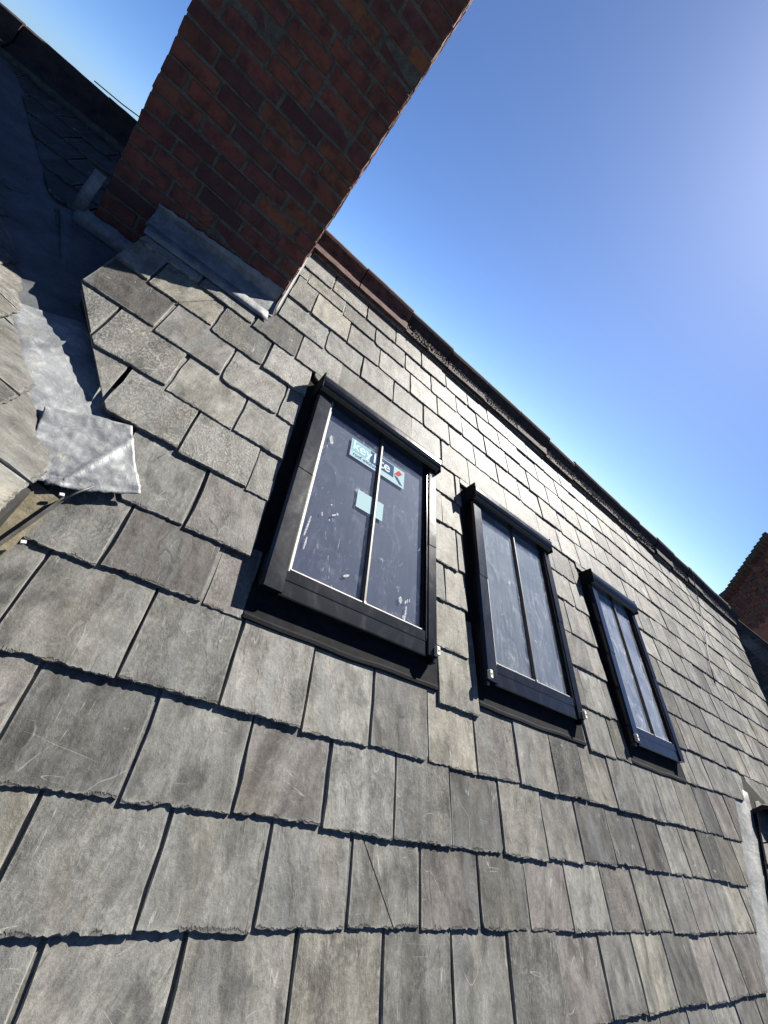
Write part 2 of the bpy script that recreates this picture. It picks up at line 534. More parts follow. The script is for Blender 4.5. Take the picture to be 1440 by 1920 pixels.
def extrude_profile(name, prof, x0, x1, mat, parent, mw, smooth=False):
    """prof: closed (y, z) outline, swept along x."""
    n = len(prof)
    v = [(x0, y, z) for y, z in prof] + [(x1, y, z) for y, z in prof]
    f = [(i, (i + 1) % n, n + (i + 1) % n, n + i) for i in range(n)]
    f.append(tuple(range(n - 1, -1, -1)))
    f.append(tuple(range(n, 2 * n)))
    return mesh(name, v, f, mat, parent, mw, smooth)


def sheet(name, rows, mat, parent, mw, thick=0.003, smooth=True):
    """A bent sheet from a grid of points (rows of equal length), given a thickness."""
    nr, nc = len(rows), len(rows[0])
    top = [Vector(p) for r in rows for p in r]
    nrm = []
    for i in range(nr):
        for j in range(nc):
            du = Vector(rows[i][min(j + 1, nc - 1)]) - Vector(rows[i][max(j - 1, 0)])
            dv = Vector(rows[min(i + 1, nr - 1)][j]) - Vector(rows[max(i - 1, 0)][j])
            k = du.cross(dv)
            nrm.append(k.normalized() if k.length > 1e-9 else Vector((0, 0, 1)))
    bot = [p - q * thick for p, q in zip(top, nrm)]
    N = nr * nc
    f = []
    for i in range(nr - 1):
        for j in range(nc - 1):
            a = i * nc + j
            f.append((a, a + 1, a + nc + 1, a + nc))
            f.append((N + a, N + a + nc, N + a + nc + 1, N + a + 1))
    rim = [j for j in range(nc)] + [i * nc + nc - 1 for i in range(1, nr)] + [(nr - 1) * nc + j for j in range(nc - 2, -1, -1)] + [i * nc for i in range(nr - 2, 0, -1)]
    for q in range(len(rim)):
        a, b = rim[q], rim[(q + 1) % len(rim)]
        f.append((a, N + a, N + b, b))
    return mesh(name, top + bot, f, mat, parent, mw, smooth)


def tube(name, pts, r, mat, parent=None, mw=None, sides=6):
    v, f = [], []
    pts = [Vector(p) for p in pts]
    for i, p in enumerate(pts):
        d = (pts[min(i + 1, len(pts) - 1)] - pts[max(i - 1, 0)]).normalized()
        a = d.orthogonal().normalized()
        b = d.cross(a)
        for k in range(sides):
            t = 2 * math.pi * k / sides
            v.append(p + (a * math.cos(t) + b * math.sin(t)) * r)
    for i in range(len(pts) - 1):
        for k in range(sides):
            f.append((i * sides + k, i * sides + (k + 1) % sides, (i + 1) * sides + (k + 1) % sides, (i + 1) * sides + k))
    f.append(tuple(range(sides - 1, -1, -1)))
    f.append(tuple(range((len(pts) - 1) * sides, len(pts) * sides)))
    return mesh(name, v, f, mat, parent, mw, True)


# ------------------------------------------------------------------ slates
T = 0.0088            # slate thickness


def clip_poly(poly, planes):
    for a, b, c in planes:          # keep a*x + b*y <= c
        out = []
        for i, p in enumerate(poly):
            q = poly[(i + 1) % len(poly)]
            dp, dq = a * p[0] + b * p[1] - c, a * q[0] + b * q[1] - c
            if dp <= 0:
                out.append(p)
            if dp * dq < 0:
                t = dp / (dp - dq)
                out.append((p[0] + (q[0] - p[0]) * t, p[1] + (q[1] - p[1]) * t))
        poly = out
        if len(poly) < 3:
            return []
    return poly


def slate_shape(w, length, rng, planes=(), fine=1.0, chip=0.3, corner=0.0, corner_r=0.0):
    """Outline of a slate: ragged tail at y = 0, x from 0 to w."""
    k = max(8, int(32 * fine * w / 0.26))
    ph, am = rng.uniform(0, 6), rng.uniform(0.0002, 0.0010)
    slope = rng.uniform(-0.006, 0.006)
    pts = []
    notch = []
    if rng.random() < chip:
        for _ in range(rng.choice((1, 1, 2))):
            notch.append((rng.uniform(0.1, 0.9) * w, rng.uniform(0.006, 0.022), rng.uniform(0.003, 0.008)))
    for i in range(k + 1):
        x = w * i / k + (rng.uniform(-0.3, 0.3) * w / k if 0 < i < k else 0)
        y = am * math.sin(ph + x * 38) + rng.uniform(-0.0021, 0.0021) + slope * (x / w - 0.5)
        for nx, nw, nd in notch:
            y += max(0, 1 - abs(x - nx) / nw) * nd
        pts.append((x, y))
    if corner > 0:
        pts = [p for p in pts if p[0] > corner]
        mid = (corner * 0.35, corner * 0.45)
        pts = [(rng.uniform(0, 0.002), corner * 1.15), mid] + pts
    if corner_r > 0:
        pts = [p for p in pts if p[0] < w - corner_r]
        pts = pts + [(w - corner_r * 0.35, corner_r * 0.45), (w, corner_r * 1.15)]
    ns = 7
    for i in range(1, ns):
        y = length * i / ns
        if y > pts[-1][1] + 0.004:
            pts.append((w + rng.uniform(-0.0028, 0.0012), y))
    pts.append((w, length))
    pts.append((0, length))
    for i in range(ns - 1, 0, -1):
        y = length * i / ns
        if y > pts[0][1] + 0.004:
            pts.append((rng.uniform(-0.0012, 0.0028), y))
    return clip_poly(pts, planes)


def slate_geom(poly, rng, thick=T):
    cx = sum(p[0] for p in poly) / len(poly)
    cy = sum(p[1] for p in poly) / len(poly)
    n = len(poly)
    top, mid, bot = [], [], []
    for x, y in poly:
        d = Vector((cx - x, cy - y))
        d = d.normalized() if d.length > 1e-6 else Vector((0, 0))
        i1 = rng.uniform(0.0003, 0.0042)
        top.append((x + d.x * i1, y + d.y * i1, thick))
        mid.append((x, y, thick * rng.uniform(0.35, 0.75)))
        bot.append((x + d.x * 0.001, y + d.y * 0.001, 0))
    v = top + mid + bot
    f = [tuple(range(n))]
    for i in range(n):
        j = (i + 1) % n
        f.append((n + i, n + j, j, i))
        f.append((2 * n + i, 2 * n + j, n + j, n + i))
    return v, f


def set_attrs(me, coords, tones, edges):
    e = me.attributes.new('slate_edge', 'FLOAT_VECTOR', 'POINT')
    e.data.foreach_set('vector', [c for p in edges for c in p])
    a = me.attributes.new('slate_coord', 'FLOAT_VECTOR', 'POINT')
    a.data.foreach_set('vector', [c for p in coords for c in p])
    b = me.attributes.new('slate_tone', 'FLOAT_VECTOR', 'POINT')
    b.data.foreach_set('vector', [c for p in tones for c in p])


def in_view(p, margin=1.08):
    q = cm.inverted() @ p
    if q.z > -0.05:
        return None
    f = 773.54
    x, y = q.x / -q.z * f, q.y / -q.z * f
    if abs(x) < 720 * margin and abs(y) < 960 * margin:
        return -q.z
    return None


def lay_slates(parent, frm, slates, limit, rest_name='slates_beyond'):
    """slates: list of dicts u, v, w, length, gauge, planes, ... in the slope's own frame. The largest in view become
    objects, what lies past the limit or out of the picture is joined."""
    rows = []
    for s in slates:
        best = None
        for fu in (0.05, 0.5, 0.95):
            for fv in (0.02, 0.5, 0.95):
                d = in_view(frm @ Vector((s['u'] + s['w'] * fu, s['v'] + s['gauge'] * fv, 0)))
                if d is not None:
                    best = d if best is None else min(d, best)
        rows.append((best, s))
    seen = sorted([r for r in rows if r[0] is not None], key=lambda r: r[0])
    single = set(id(r[1]) for r in seen[:limit])
    jv, jf, jc, jt, je = [], [], [], [], []
    for best, s in rows:
        rng = random.Random(s['seed'])
        poly = slate_shape(s['w'], s['length'], rng, s.get('planes', ()), 1.0 if (best or 9) < 3.2 else 0.55, s.get('chip', 0.3), s.get('corner', 0), s.get('corner_r', 0))
        if len(poly) < 3:
            continue
        area = abs(sum(poly[i][0] * poly[(i + 1) % len(poly)][1] - poly[(i + 1) % len(poly)][0] * poly[i][1] for i in range(len(poly)))) / 2
        if area < 0.0015:
            continue
        if s.get('crack'):
            # split in two along a crooked line, the halves a hair apart
            xa, xb = s['crack'][1] * s['w'], s['crack'][0] * s['w']
            dx, dy = xb - xa, s['gauge']
            a_, b_ = dy, -dx
            c_ = a_ * xa
            ln = math.hypot(a_, b_)
            v, f = [], []
            for sg in (1, -1):
                half = clip_poly(poly, [(sg * a_, sg * b_, sg * c_ - 0.0012 * ln)])
                if len(half) > 2:
                    hv, hf = slate_geom(half, rng, s.get('thick', T) * (1.0 if sg > 0 else 0.8))
                    f += [tuple(i + len(v) for i in q) for q in hf]
                    v += hv
        else:
            v, f = slate_geom(poly, rng, s.get('thick', T))
        off = Vector((rng.uniform(0, 40), rng.uniform(0, 40), rng.uniform(0, 40)))
        ca, sa = math.cos(s.get('grain', 0)), math.sin(s.get('grain', 0))
        co = [Vector((p[0] * ca - p[1] * sa, p[0] * sa + p[1] * ca, p[2])) + off for p in v]
        eg = [(p[0], p[1], s['w'] - p[0]) for p in v]
        tone = s.get('tone') or (rng.random(), rng.random(), rng.random())
        tl = Matrix.Rotation(-math.atan(T / s['gauge']) + rng.gauss(0, 0.0045), 4, 'X') @ Matrix.Rotation(rng.gauss(0, 0.0035), 4, 'Y') @ Matrix.Rotation(s.get('twist', rng.gauss(0, 0.0055)), 4, 'Z')
        mw = frm @ Matrix.Translation((s['u'], s['v'], s['n'] + 2 * T + abs(rng.gauss(0, 0.0007)))) @ tl
        if id(s) in single:
            me = bpy.data.meshes.new('slate')
            me.from_pydata(v, [], f)
            me.materials.append(M['slate'])
            set_attrs(me, co, [tone] * len(v), eg)
            put('slate', me, parent, mw)
        else:
            b = len(jv)
            jv += [mw @ Vector(p) for p in v]
            jf += [tuple(i + b for i in q) for q in f]
            jc += co
            je += eg
            jt += [tone] * len(v)
    if jv:
        pw = WORLD[parent.name]
        me = bpy.data.meshes.new(rest_name)
        me.from_pydata([pw.inverted() @ p for p in jv], [], jf)
        me.materials.append(M['slate'])
        set_attrs(me, jc, jt, je)
        o = put(rest_name, me, parent, pw)
        o['kind'] = 'stuff'
    return len(single)


def tone_for(rng, pale=0.0, old=0.0):
    r = rng.random()
    t = min(1.15, max(0.0, rng.gauss(0.5 + pale, 0.26)))
    if r < 0.10:
        t = max(0.0, t - 0.3)
    return (t, rng.random(), min(1.0, max(0.0, rng.gauss(0.12 + old, 0.22))))


# ------------------------------------------------------------------ ground and house body
g = mesh('ground', [(-3000, -3000, -6.5), (3000, -3000, -6.5), (3000, 3000, -6.5), (-3000, 3000, -6.5)], [(0, 1, 2, 3)], M['ground'])
g['kind'] = 'structure'

# ------------------------------------------------------------------ main roof
roof = root('slate_roof', Matrix.Translation((1.0, -0.9, -0.5)), 'long grey slate roof slope under the three windows, with clay ridge tiles', 'roof')
NB = -0.06 - 3 * T                       # level the slate heads rest on

WINS = [(0.4105, 0.812), (1.540, 0.8065), (2.903, 0.691)]       # left edge, width
WV0, WV1 = 0.651, 1.851
WN = -0.04                               # level of the glass


def interp(pts, x):
    if x <= pts[0][0]:
        return pts[0][1]
    for (x0, y0), (x1, y1) in zip(pts, pts[1:]):
        if x <= x1:
            return y0 + (y1 - y0) * (x - x0) / (x1 - x0)
    return pts[-1][1]


COURSES = [   # tail line (u, v) ..., known joints, phase for the rest
    ([(0, -0.86)], [], 0.10),
    ([(0, -0.62)], [], 0.03),
    ([(0.5, -0.387), (2.2, -0.379), (3.5, -0.387)], [-0.04, 0.231, 0.5, 0.777, 1.051, 1.323, 1.593, 1.875, 2.164, 2.425, 2.711, 2.999, 3.25, 3.508], None),
    ([(0.38, -0.157), (0.65, -0.143), (2.2, -0.15), (3.9, -0.163)], [-0.15, 0.115, 0.383, 0.647, 0.915, 1.184, 1.463, 1.725, 1.999, 2.28, 2.566, 2.845, 3.129, 3.39, 3.656, 3.939], None),
    ([(0.26, 0.056), (0.8, 0.062), (1.6, 0.053), (2.45, 0.064), (4.1, 0.055)], [-0.27, -0.008, 0.259, 0.526, 0.798, 1.067, 1.332, 1.614, 1.898, 2.168, 2.453, 2.726, 2.994, 3.267, 3.525, 3.802, 4.081], None),
    ([(0.14, 0.292), (0.9, 0.286), (1.5, 0.286), (2.1, 0.294), (4.3, 0.292)], [-0.42, -0.125, 0.143, 0.409, 0.675, 0.944, 1.216, 1.492, 1.767, 2.044, 2.305, 2.586, 2.868, 3.136, 3.415, 3.711, 3.975, 4.281], None),
    ([(-0.2, 0.541), (0.4, 0.541), (1.25, 0.498), (1.52, 0.507), (2.4, 0.53), (3.6, 0.561), (4.5, 0.569)], [-0.215, -0.018, 0.268, 0.54, 0.81, 1.0, 1.205, 1.60, 1.87, 2.14, 2.428, 2.708, 2.96, 3.25, 3.586, 3.823, 4.121, 4.466], None),
    ([(-0.05, 0.754), (0.35, 0.753), (1.28, 0.734), (1.5, 0.731), (2.4, 0.758), (4.0, 0.79)], [-0.13, 0.129, 0.395, 0.66], 1.19),
    ([(-0.25, 1.041), (0, 1.015), (0.36, 1.015), (1.28, 0.97), (1.5, 0.98), (2.5, 1.0), (4, 1.02)], [-0.53, -0.254, 0.006, 0.264, 0.53], 1.06),
    ([(-0.4, 1.277), (-0.13, 1.254), (0.35, 1.243), (1.28, 1.193), (1.5, 1.2), (3, 1.235)], [-0.67, -0.401, -0.135, 0.135, 0.40], 1.19),
    ([(-0.54, 1.522), (-0.28, 1.506), (0.0, 1.476), (0.4, 1.475), (1.28, 1.45), (1.5, 1.462), (3, 1.468)], [-0.80, -0.543, -0.283, 0.002, 0.272, 0.53], 1.07),
    ([(-0.53, 1.752), (-0.4, 1.746), (-0.13, 1.728), (0.13, 1.71), (1.28, 1.69), (3, 1.7)], [-0.545, -0.406, -0.131, 0.13, 0.37], 1.20),
    ([(-0.45, 1.95), (0, 1.957), (0.25, 1.937), (3, 1.935)], [-0.545, -0.27, 0.005, 0.253], 0.52),
    ([(0, 2.172), (0.4, 2.192), (3, 2.18)], [0.083, 0.376], 0.64),
    ([(0, 2.43), (3, 2.415)], [0.083, 0.235], 0.505),
    ([(0.1, 2.735), (0.45, 2.70), (0.7, 2.668), (3, 2.65)], [0.079, 0.145, 0.428, 0.693, 0.971, 1.236, 1.512], None),
    ([(0, 2.88), (3, 2.884)], [0.079, 0.306, 0.597, 0.869, 1.129, 1.402, 1.66], None),
]
END_U = 8.4
main_slates = []
seed = 100
rg = random.Random(5)
# the slates that are cut around the left valley and the far valleys (half planes in slope coordinates)
LCUT = [(-0.766, -0.488, -(0.766 * -0.055 + 0.488 * 0.756)), (-1, 0, 0.545)]
RCUT = (1.0, -0.254, 7.45 - 0.254 * 1.817)
DCUT = (1.056, -0.83, 1.056 * 4.62 - 0.83 * 0.676)
for ci, (tail, joints, phase) in enumerate(COURSES):
    js = list(joints)
    if phase is not None:
        x = phase
        while js and x < js[-1] + 0.12:
            x += 0.268
        if not js:
            js = [-0.75, -0.48, -0.21]
        js.append(x)
    while js[-1] < END_U:
        js.append(js[-1] + 0.268 + rg.gauss(0, 0.011))
    while tail[0][1] < 0.5 and js[0] > -0.75:
        js.insert(0, js[0] - 0.268)
    mean_v = tail[0][1]
    nxt = COURSES[ci + 1][0] if ci + 1 < len(COURSES) else None
    for j0, j1 in zip(js, js[1:]):
        seed += 1
        uc = (j0 + j1) / 2
        v = interp(tail, uc) + rg.gauss(0, 0.0032)
        gauge = (interp(nxt, uc) - v) if nxt else 0.235
        gap = rg.uniform(0.003, 0.0125)
        spans = [(j0 + gap / 2, j1 - gap / 2)]
        extra = []
        if 0.5 < v < WV1:
            for wi, (wu, ww) in enumerate(WINS):
                a, b = wu - 0.048, wu + ww + 0.030
                if v < 0.6:
                    a, b = wu - 0.012, wu + ww + 0.055
                new = []
                for s0, s1 in spans:
                    if s1 <= a or s0 >= b:
                        new.append((s0, s1))
                        continue
                    if s0 < a:
                        new.append((s0, a))
                    if s1 > b:
                        new.append((b, s1))
                    if v > 1.6:
                        extra.append((max(s0, a), min(s1, b)))
                spans = new
        for s0, s1, vv in [(a, b, v) for a, b in spans] + [(a, b, 1.885) for a, b in extra]:
            if s1 - s0 < 0.03:
                continue
            pl = []
            if v > 0.7 and s0 < 0.3:
                pl = [(a, b, c - a * s0 - b * vv) for a, b, c in LCUT]
            if s1 > 6.5:
                pl.append((RCUT[0], RCUT[1], RCUT[2] - RCUT[0] * s0 - RCUT[1] * vv))
            if v < 0.5 and s1 > 3.0:
                if s0 > 5.0:
                    continue
                else:
                    pl.append((DCUT[0], DCUT[1], DCUT[2] - DCUT[0] * s0 - DCUT[1] * vv))
            length = 2 * gauge + 0.07
            if nxt is None:
                length = 0.30
            up = max(0.0, min(1.0, (v - 0.9) / 1.8))
            tone = tone_for(rg, 0.06 + 0.16 * up, 0.34 * up + (0.3 if uc < 0.5 and v > 0.9 else 0))
            if v < 0.9:
                tone = (tone[0], tone[1], min(tone[2], 0.3))
            # a few that stand out in the row
            def near(u, vv_, du=0.14):
                return abs(uc - u) < du and abs(v - vv_) < 0.05
            if near(0.125, 0.54):
                tone = (0.22, 0.55, 0.1)
            if near(-0.41, 1.52):
                tone = (0.12, 0.5, 0.12)
            if near(-0.27, 1.74) or near(-0.48, 1.75, 0.08):
                tone = (0.7, 0.9, 0.25)
            if near(0.0, 0.752):
                tone = (0.72, 0.0, 0.05)
            if near(0.27, 0.29) or near(0.0, 0.29):
                tone = (0.55, 0.12, 0.18) if uc < 0.1 else (0.52, 0.02, 0.25)
            if near(0.12, 0.056):
                tone = (0.26, 0.4, 0.1)
            if near(-0.12, 1.02) or near(0.13, 1.02):
                tone = (0.62, 0.1, 0.75)
            if 1.2 < uc < 1.49 and 0.4 < v < 1.8:
                tone = (0.66, 0.93, 0.3)
            main_slates.append(dict(u=s0, v=vv, w=s1 - s0, length=length, gauge=max(0.15, gauge), n=NB, planes=pl, seed=seed * 7 + int(s0 * 10), tone=tone,
                                    chip=0.32 if v < 1.2 else 0.2,
                                    corner=(rg.uniform(0.010, 0.026) if rg.random() < (0.06 if v < 1.3 else 0.34) else 0),
                                    corner_r=(rg.uniform(0.008, 0.016) if rg.random() < 0.06 else 0),
                                    grain=rg.gauss(0, 0.16), thick=T * rg.uniform(0.8, 1.35),
                                    crack=(0.10, 0.62) if near(1.05, -0.148) else (0.85, 0.45) if near(-0.27, 1.74) else None))
lay_slates(roof, MAIN, main_slates, 300, 'slates_beyond')

# roof deck under the slates, thick enough to close the drop beside the valley
deck_uv = [(-0.60, -1.0), (4.2, -1.0), (4.9, 0.6), (8.6, 0.6), (8.6, 3.28), (-0.1, 3.28), (-0.1, 2.35), (-0.53, 2.2), (-0.53, 1.55), (-0.12, 0.86), (-0.2, 0.60), (-0.60, 0.45)]
dv = [MAIN @ Vector((u, v, NB - 0.012)) for u, v in deck_uv]
db = [p + Vector((0, 0, -0.34)) for p in dv]
n = len(dv)
mesh('roof_deck', dv + db, [tuple(range(n)), tuple(range(2 * n - 1, n - 1, -1))] + [(n + i, n + (i + 1) % n, (i + 1) % n, i) for i in range(n)], M['deck'], roof)
# the far slope of the same roof, beyond the ridge
bk = frame(MAIN @ Vector((0, 3.30, -0.09)), Vector((1, 0, 0)), Vector((0, math.cos(TH), -math.sin(TH))))
box('far_slope', (-0.1, 8.6, 0.0, 3.2, -0.03, 0.0), M['deck'], roof, bk)
box('house_wall', (-0.2, 8.6, -0.85, 6.0, -6.45, -0.72), M['wall'], roof, Matrix.Identity(4))

# ridge tiles: a flange bedded on the slates, a steep cheek and a rounded crest
prof = [(-0.152, -0.176), (-0.152, -0.153), (-0.080, -0.112), (-0.066, -0.098), (-0.036, -0.030), (-0.022, -0.012), (0, -0.004),
        (0.022, -0.012), (0.036, -0.030), (0.066, -0.098), (0.080, -0.112), (0.140, -0.146), (0.140, -0.168),
        (0.075, -0.135), (0.03, -0.05), (0.0, -0.03), (-0.03, -0.05), (-0.075, -0.135)]
RY, RZ = 3.02, 1.398
rt = random.Random(3)
x = 0.075
cuts = []
while x < 7.75:
    cuts.append(x)
    x += 0.462 if x > 0.08 else 0.40
tile_me = {}
for key, ln in (('first', 0.394), ('rest', 0.456)):
    pp = []
    nseg = 9
    nn = len(prof)
    for s in range(nseg + 1):
        for (y, z) in prof:
            jz = 0.0018 * noise.noise(Vector((s * 1.7, y * 60, z * 60)))
            pp.append((ln * s / nseg, y + jz, z + jz))
    ff = [(s * nn + i, s * nn + (i + 1) % nn, (s + 1) * nn + (i + 1) % nn, (s + 1) * nn + i) for s in range(nseg) for i in range(nn)]
    ff += [tuple(range(nn - 1, -1, -1)), tuple(range(nseg * nn, nseg * nn + nn))]
    for col in ('clay', 'clay_red'):
        me = bpy.data.meshes.new('ridge_tile')
        me.from_pydata(pp, [], ff)
        me.materials.append(M[col])
        tile_me[key, col] = me
for i, x in enumerate(cuts):
    mw = Matrix.Translation((x, RY + rt.gauss(0, 0.005), RZ + rt.gauss(0, 0.005))) @ Euler((rt.gauss(0, 0.020), rt.gauss(0, 0.007), rt.gauss(0, 0.006))).to_matrix().to_4x4()
    put('ridge_tile', tile_me['first' if i == 0 else 'rest', 'clay_red' if i in (0, 1) else 'clay'], roof, mw)
# mortar and dry moss caught on the flange
mv, mf = [], []
for k in range(8000):
    xx = rt.uniform(0.1, 7.7)
    dens = 0.45 + 0.55 * noise.noise(Vector((xx * 3.1, 0.2, 0)))
    if xx < 1.0:
        dens *= 0.35 if 0.3 < xx < 0.5 else 0.08
    if rt.random() > dens:
        continue
    t = min(1.0, abs(rt.gauss(0.15, 0.38)))
    yy = RY - 0.078 - 0.070 * t
    zz = RZ - 0.110 - 0.040 * t
    s = rt.uniform(0.003, 0.012) * (1.2 - 0.4 * t)
    b = len(mv)
    for p in ((1, 0, -0.3), (-0.4, 0.9, -0.3), (-0.4, -0.9, -0.3), (0.1, 0.1, 1.1), (0.5, 0.6, 0.5), (-0.7, 0.1, 0.6)):
        mv.append((xx + p[0] * s * rt.uniform(0.6, 1.4), yy + p[1] * s * rt.uniform(0.6, 1.4), zz + p[2] * s * rt.uniform(0.6, 1.3)))
    mf += [(b, b + 4, b + 2), (b + 4, b + 1, b + 5), (b + 1, b + 2, b + 5), (b + 2, b + 4, b + 3), (b + 4, b + 5, b + 3), (b + 5, b + 2, b + 3), (b, b + 1, b + 4)]
o = mesh('moss_crumbs', mv, mf, M['moss'], roof)
o['kind'] = 'stuff'
# bedding strip under the flange
bed = []
for i in range(180):
    xx = 0.075 + i * 7.65 / 179
    j = 0.004 * noise.noise(Vector((xx * 9, 1, 2)))
    bed.append([(xx, RY - 0.118 + j, RZ - 0.196), (xx, RY - 0.122 + j, RZ - 0.150)])
sheet('mortar_bed', bed, M['moss'], roof, Matrix.Identity(4), 0.01)

# ------------------------------------------------------------------ roof windows
W_FRAME = Matrix.Translation(MAIN @ Vector((0, 0, 0))) @ MAIN.to_3x3().to_4x4()


def text_mesh(txt, size, bold=0.0):
    c = bpy.data.curves.new('lettering', 'FONT')
    c.body = txt
    c.size = size
    c.offset = bold
    c.extrude = 0.0002
    to = bpy.data.objects.new('lettering', c)
    COL.objects.link(to)
    bpy.context.view_layer.update()
    me = bpy.data.meshes.new_from_object(to.evaluated_get(bpy.context.evaluated_depsgraph_get()))
    bpy.data.objects.remove(to)
    return me


def put_text(name, txt, size, x, y, z, mat, parent, mw, bold=0.0, width=None):
    me = text_mesh(txt, size, bold)
    me.materials.clear()
    me.materials.append(mat)
    sx = 1.0
    if width:
        xs = [v.co.x for v in me.vertices]
        sx = width / (max(xs) - min(xs))
    return put(name, me, parent, mw @ Matrix.Translation((x, y, z)) @ Matrix.Diagonal((sx, 1, 1, 1)))


def roof_window(wu, W, glass, label, blocks, sticker=False):
    mw = MAIN @ Matrix.Translation((wu, WV0, WN))
    w = root('roof_window', mw, label, 'roof window', 'conservation roof windows in a row')
    H = WV1 - WV0
    L, Rr = 0.092, 0.068
    B = M['black']

    def bx(name, d, mat, parent=w, bev=0.0):
        return box(name, d, mat, parent, mw, bev)
    # timber and metal upstand the covers sit on
    up = bx('upstand', (0.010, 0.030, 0.03, H - 0.02, -0.14, 0.008), M['rubber'])
    bx('upstand', (W - 0.030, W - 0.010, 0.03, H - 0.02, -0.14, 0.008), M['rubber'])
    bx('upstand', (0.030, W - 0.030, 0.03, 0.05, -0.14, -0.008), M['rubber'])
    bx('upstand', (0.030, W - 0.030, H - 0.05, H - 0.02, -0.14, 0.008), M['rubber'])
    # side covers in two lengths, the upper lapping the lower
    for (x0, x1, s) in ((0.0, L - 0.012, -1), (W - Rr + 0.014, W, 1)):
        for (y0, y1, dz) in ((0.006, 0.565, 0.0), (0.560, H - 0.055, 0.0022)):
            if s < 0:
                pr = [(x0, -0.052), (x0 - 0.002, 0.018 + dz), (x0 + 0.007, 0.030 + dz), (x1 - 0.003, 0.026 + dz), (x1, 0.022 + dz), (x1, -0.004)]
            else:
                pr = [(x0, -0.004), (x0, 0.022 + dz), (x0 + 0.003, 0.026 + dz), (x1 - 0.007, 0.030 + dz), (x1 + 0.002, 0.018 + dz), (x1, -0.052)]
            nn = len(pr)
            v = [(a, y0, b) for a, b in pr] + [(a, y1, b) for a, b in pr]
            f = [(i, nn + i, nn + (i + 1) % nn, (i + 1) % nn) for i in range(nn)] + [tuple(range(nn)), tuple(range(2 * nn - 1, nn - 1, -1))]
            mesh('side_cover', v, f, B, w, mw)
    # sash: gasket channel and the bright beads beside the glass
    bx('glazing_bead', (L - 0.010, L - 0.0055, 0.095, H - 0.085, -0.004, 0.021), M['bead'])
    bx('glazing_bead', (L - 0.0025, L + 0.003, 0.110, H - 0.085, -0.004, 0.012), M['bead'])
    bx('glazing_bead', (W - Rr - 0.003, W - Rr + 0.002, 0.110, H - 0.085, -0.004, 0.010), M['rubber'])
    bx('glazing_bead', (W - Rr + 0.0055, W - Rr + 0.0105, 0.070, H - 0.085, -0.004, 0.021), M['black'])
    bx('glazing_bead', (L - 0.002, W - Rr + 0.004, 0.106, 0.115, -0.004, 0.010), M['bead'], bev=0.0015)
    # bottom rail, sloping to a folded front edge
    extrude_profile('bottom_rail', [(0.104, 0.019), (0.062, 0.0185), (0.060, 0.0160), (0.004, 0.0165), (0.0, 0.012), (0.002, -0.016), (0.104, -0.016)], L - 0.022, W - Rr + 0.010, B, w, mw)
    # hood across the top
    hood = extrude_profile('hood', [(H - 0.102, -0.02), (H - 0.104, 0.040), (H - 0.098, 0.055), (H - 0.090, 0.058), (H - 0.085, 0.052), (H - 0.074, 0.062), (H - 0.055, 0.069), (H - 0.030, 0.070), (H - 0.008, 0.062), (H + 0.004, 0.040), (H + 0.008, -0.05)], -0.004, W + 0.003, B, w, mw)
    bx('hood_cap', (-0.012, -0.004, H - 0.108, H + 0.010, -0.045, 0.068), M['rubber'], hood, 0.003)
    bx('hood_cap', (W + 0.003, W + 0.011, H - 0.112, H + 0.010, -0.02, 0.062), M['rubber'], hood, 0.003)
    # glass, bar, dark blind behind
    gx0, gx1, gy0, gy1 = L + 0.0005, W - Rr - 0.0005, 0.112, H - 0.095
    mid = (gx0 + gx1) / 2 + 0.006
    for a, b in ((gx0, mid), (mid, gx1)):
        v = [(a, gy0, 0.0), (b, gy0, 0.0), (b, gy1, 0.0), (a, gy1, 0.0)]
        mesh('pane', v, [(0, 1, 2, 3)], glass, w, mw)
    bar = extrude_profile('glazing_bar', [(-0.011, -0.003), (-0.009, 0.009), (-0.004, 0.013), (0.004, 0.013), (0.009, 0.009), (0.011, -0.003)], 0, gy1 - gy0 - 0.001, M['bar'], w,
                          mw @ frame(Vector((mid, gy0, 0.001)), Vector((0, 1, 0)), Vector((-1, 0, 0))))
    bx('bar_foot', (mid - 0.007, mid + 0.007, 0.096, 0.118, 0.004, 0.017), M['bead'], bar, 0.002)
    bx('blind', (0.031, W - 0.031, 0.051, H - 0.051, -0.020, -0.008), M['blind'] if sticker else M['blind_grey'])
    bx('reveal', (0.0305, W - 0.0305, 0.0505, H - 0.0505, -0.16, -0.0225), M['reveal'])
    # flashing: skirt dressed over the slates below, gutters at the sides
    rows = []
    for i in range(15):
        x = -0.010 + (W + 0.058) * i / 14
        wv = 0.0018 * math.sin(i * 1.3 + wu * 5) + 0.0024 * math.sin(i * 0.6 + 1)
        rows.append([(x, -0.104 + wv, -0.030), (x, -0.101 + wv, -0.0215 + 0.3 * wv), (x, -0.092 + wv, -0.0205 + 0.4 * wv), (x, -0.084 + wv, -0.0245), (x, -0.03, -0.0265), (x, 0.032, -0.0245)])
    sheet('flashing_skirt', rows, M['rubber'], w, mw, 0.003, False)
    for a, b in ((-0.055, 0.012), (W - 0.012, W + 0.052)):
        bx('side_gutter', (a, b, -0.04, H + 0.05, -0.065, -0.034), M['rubber'])
    for bxn in blocks:
        cx = 0.010 if bxn == 'l' else W - 0.012
        blk = bx('corner_block', (cx - 0.010, cx + 0.010, 0.010, 0.048, 0.028, 0.046), M['cream'], w, 0.002)
        bx('screw', (cx - 0.003, cx + 0.003, 0.026, 0.032, 0.046, 0.0475), M['rubber'], blk)
        bx('bracket', (cx - 0.009, cx + 0.011, -0.016, 0.006, -0.020, 0.022), M['black'], blk, 0.003)
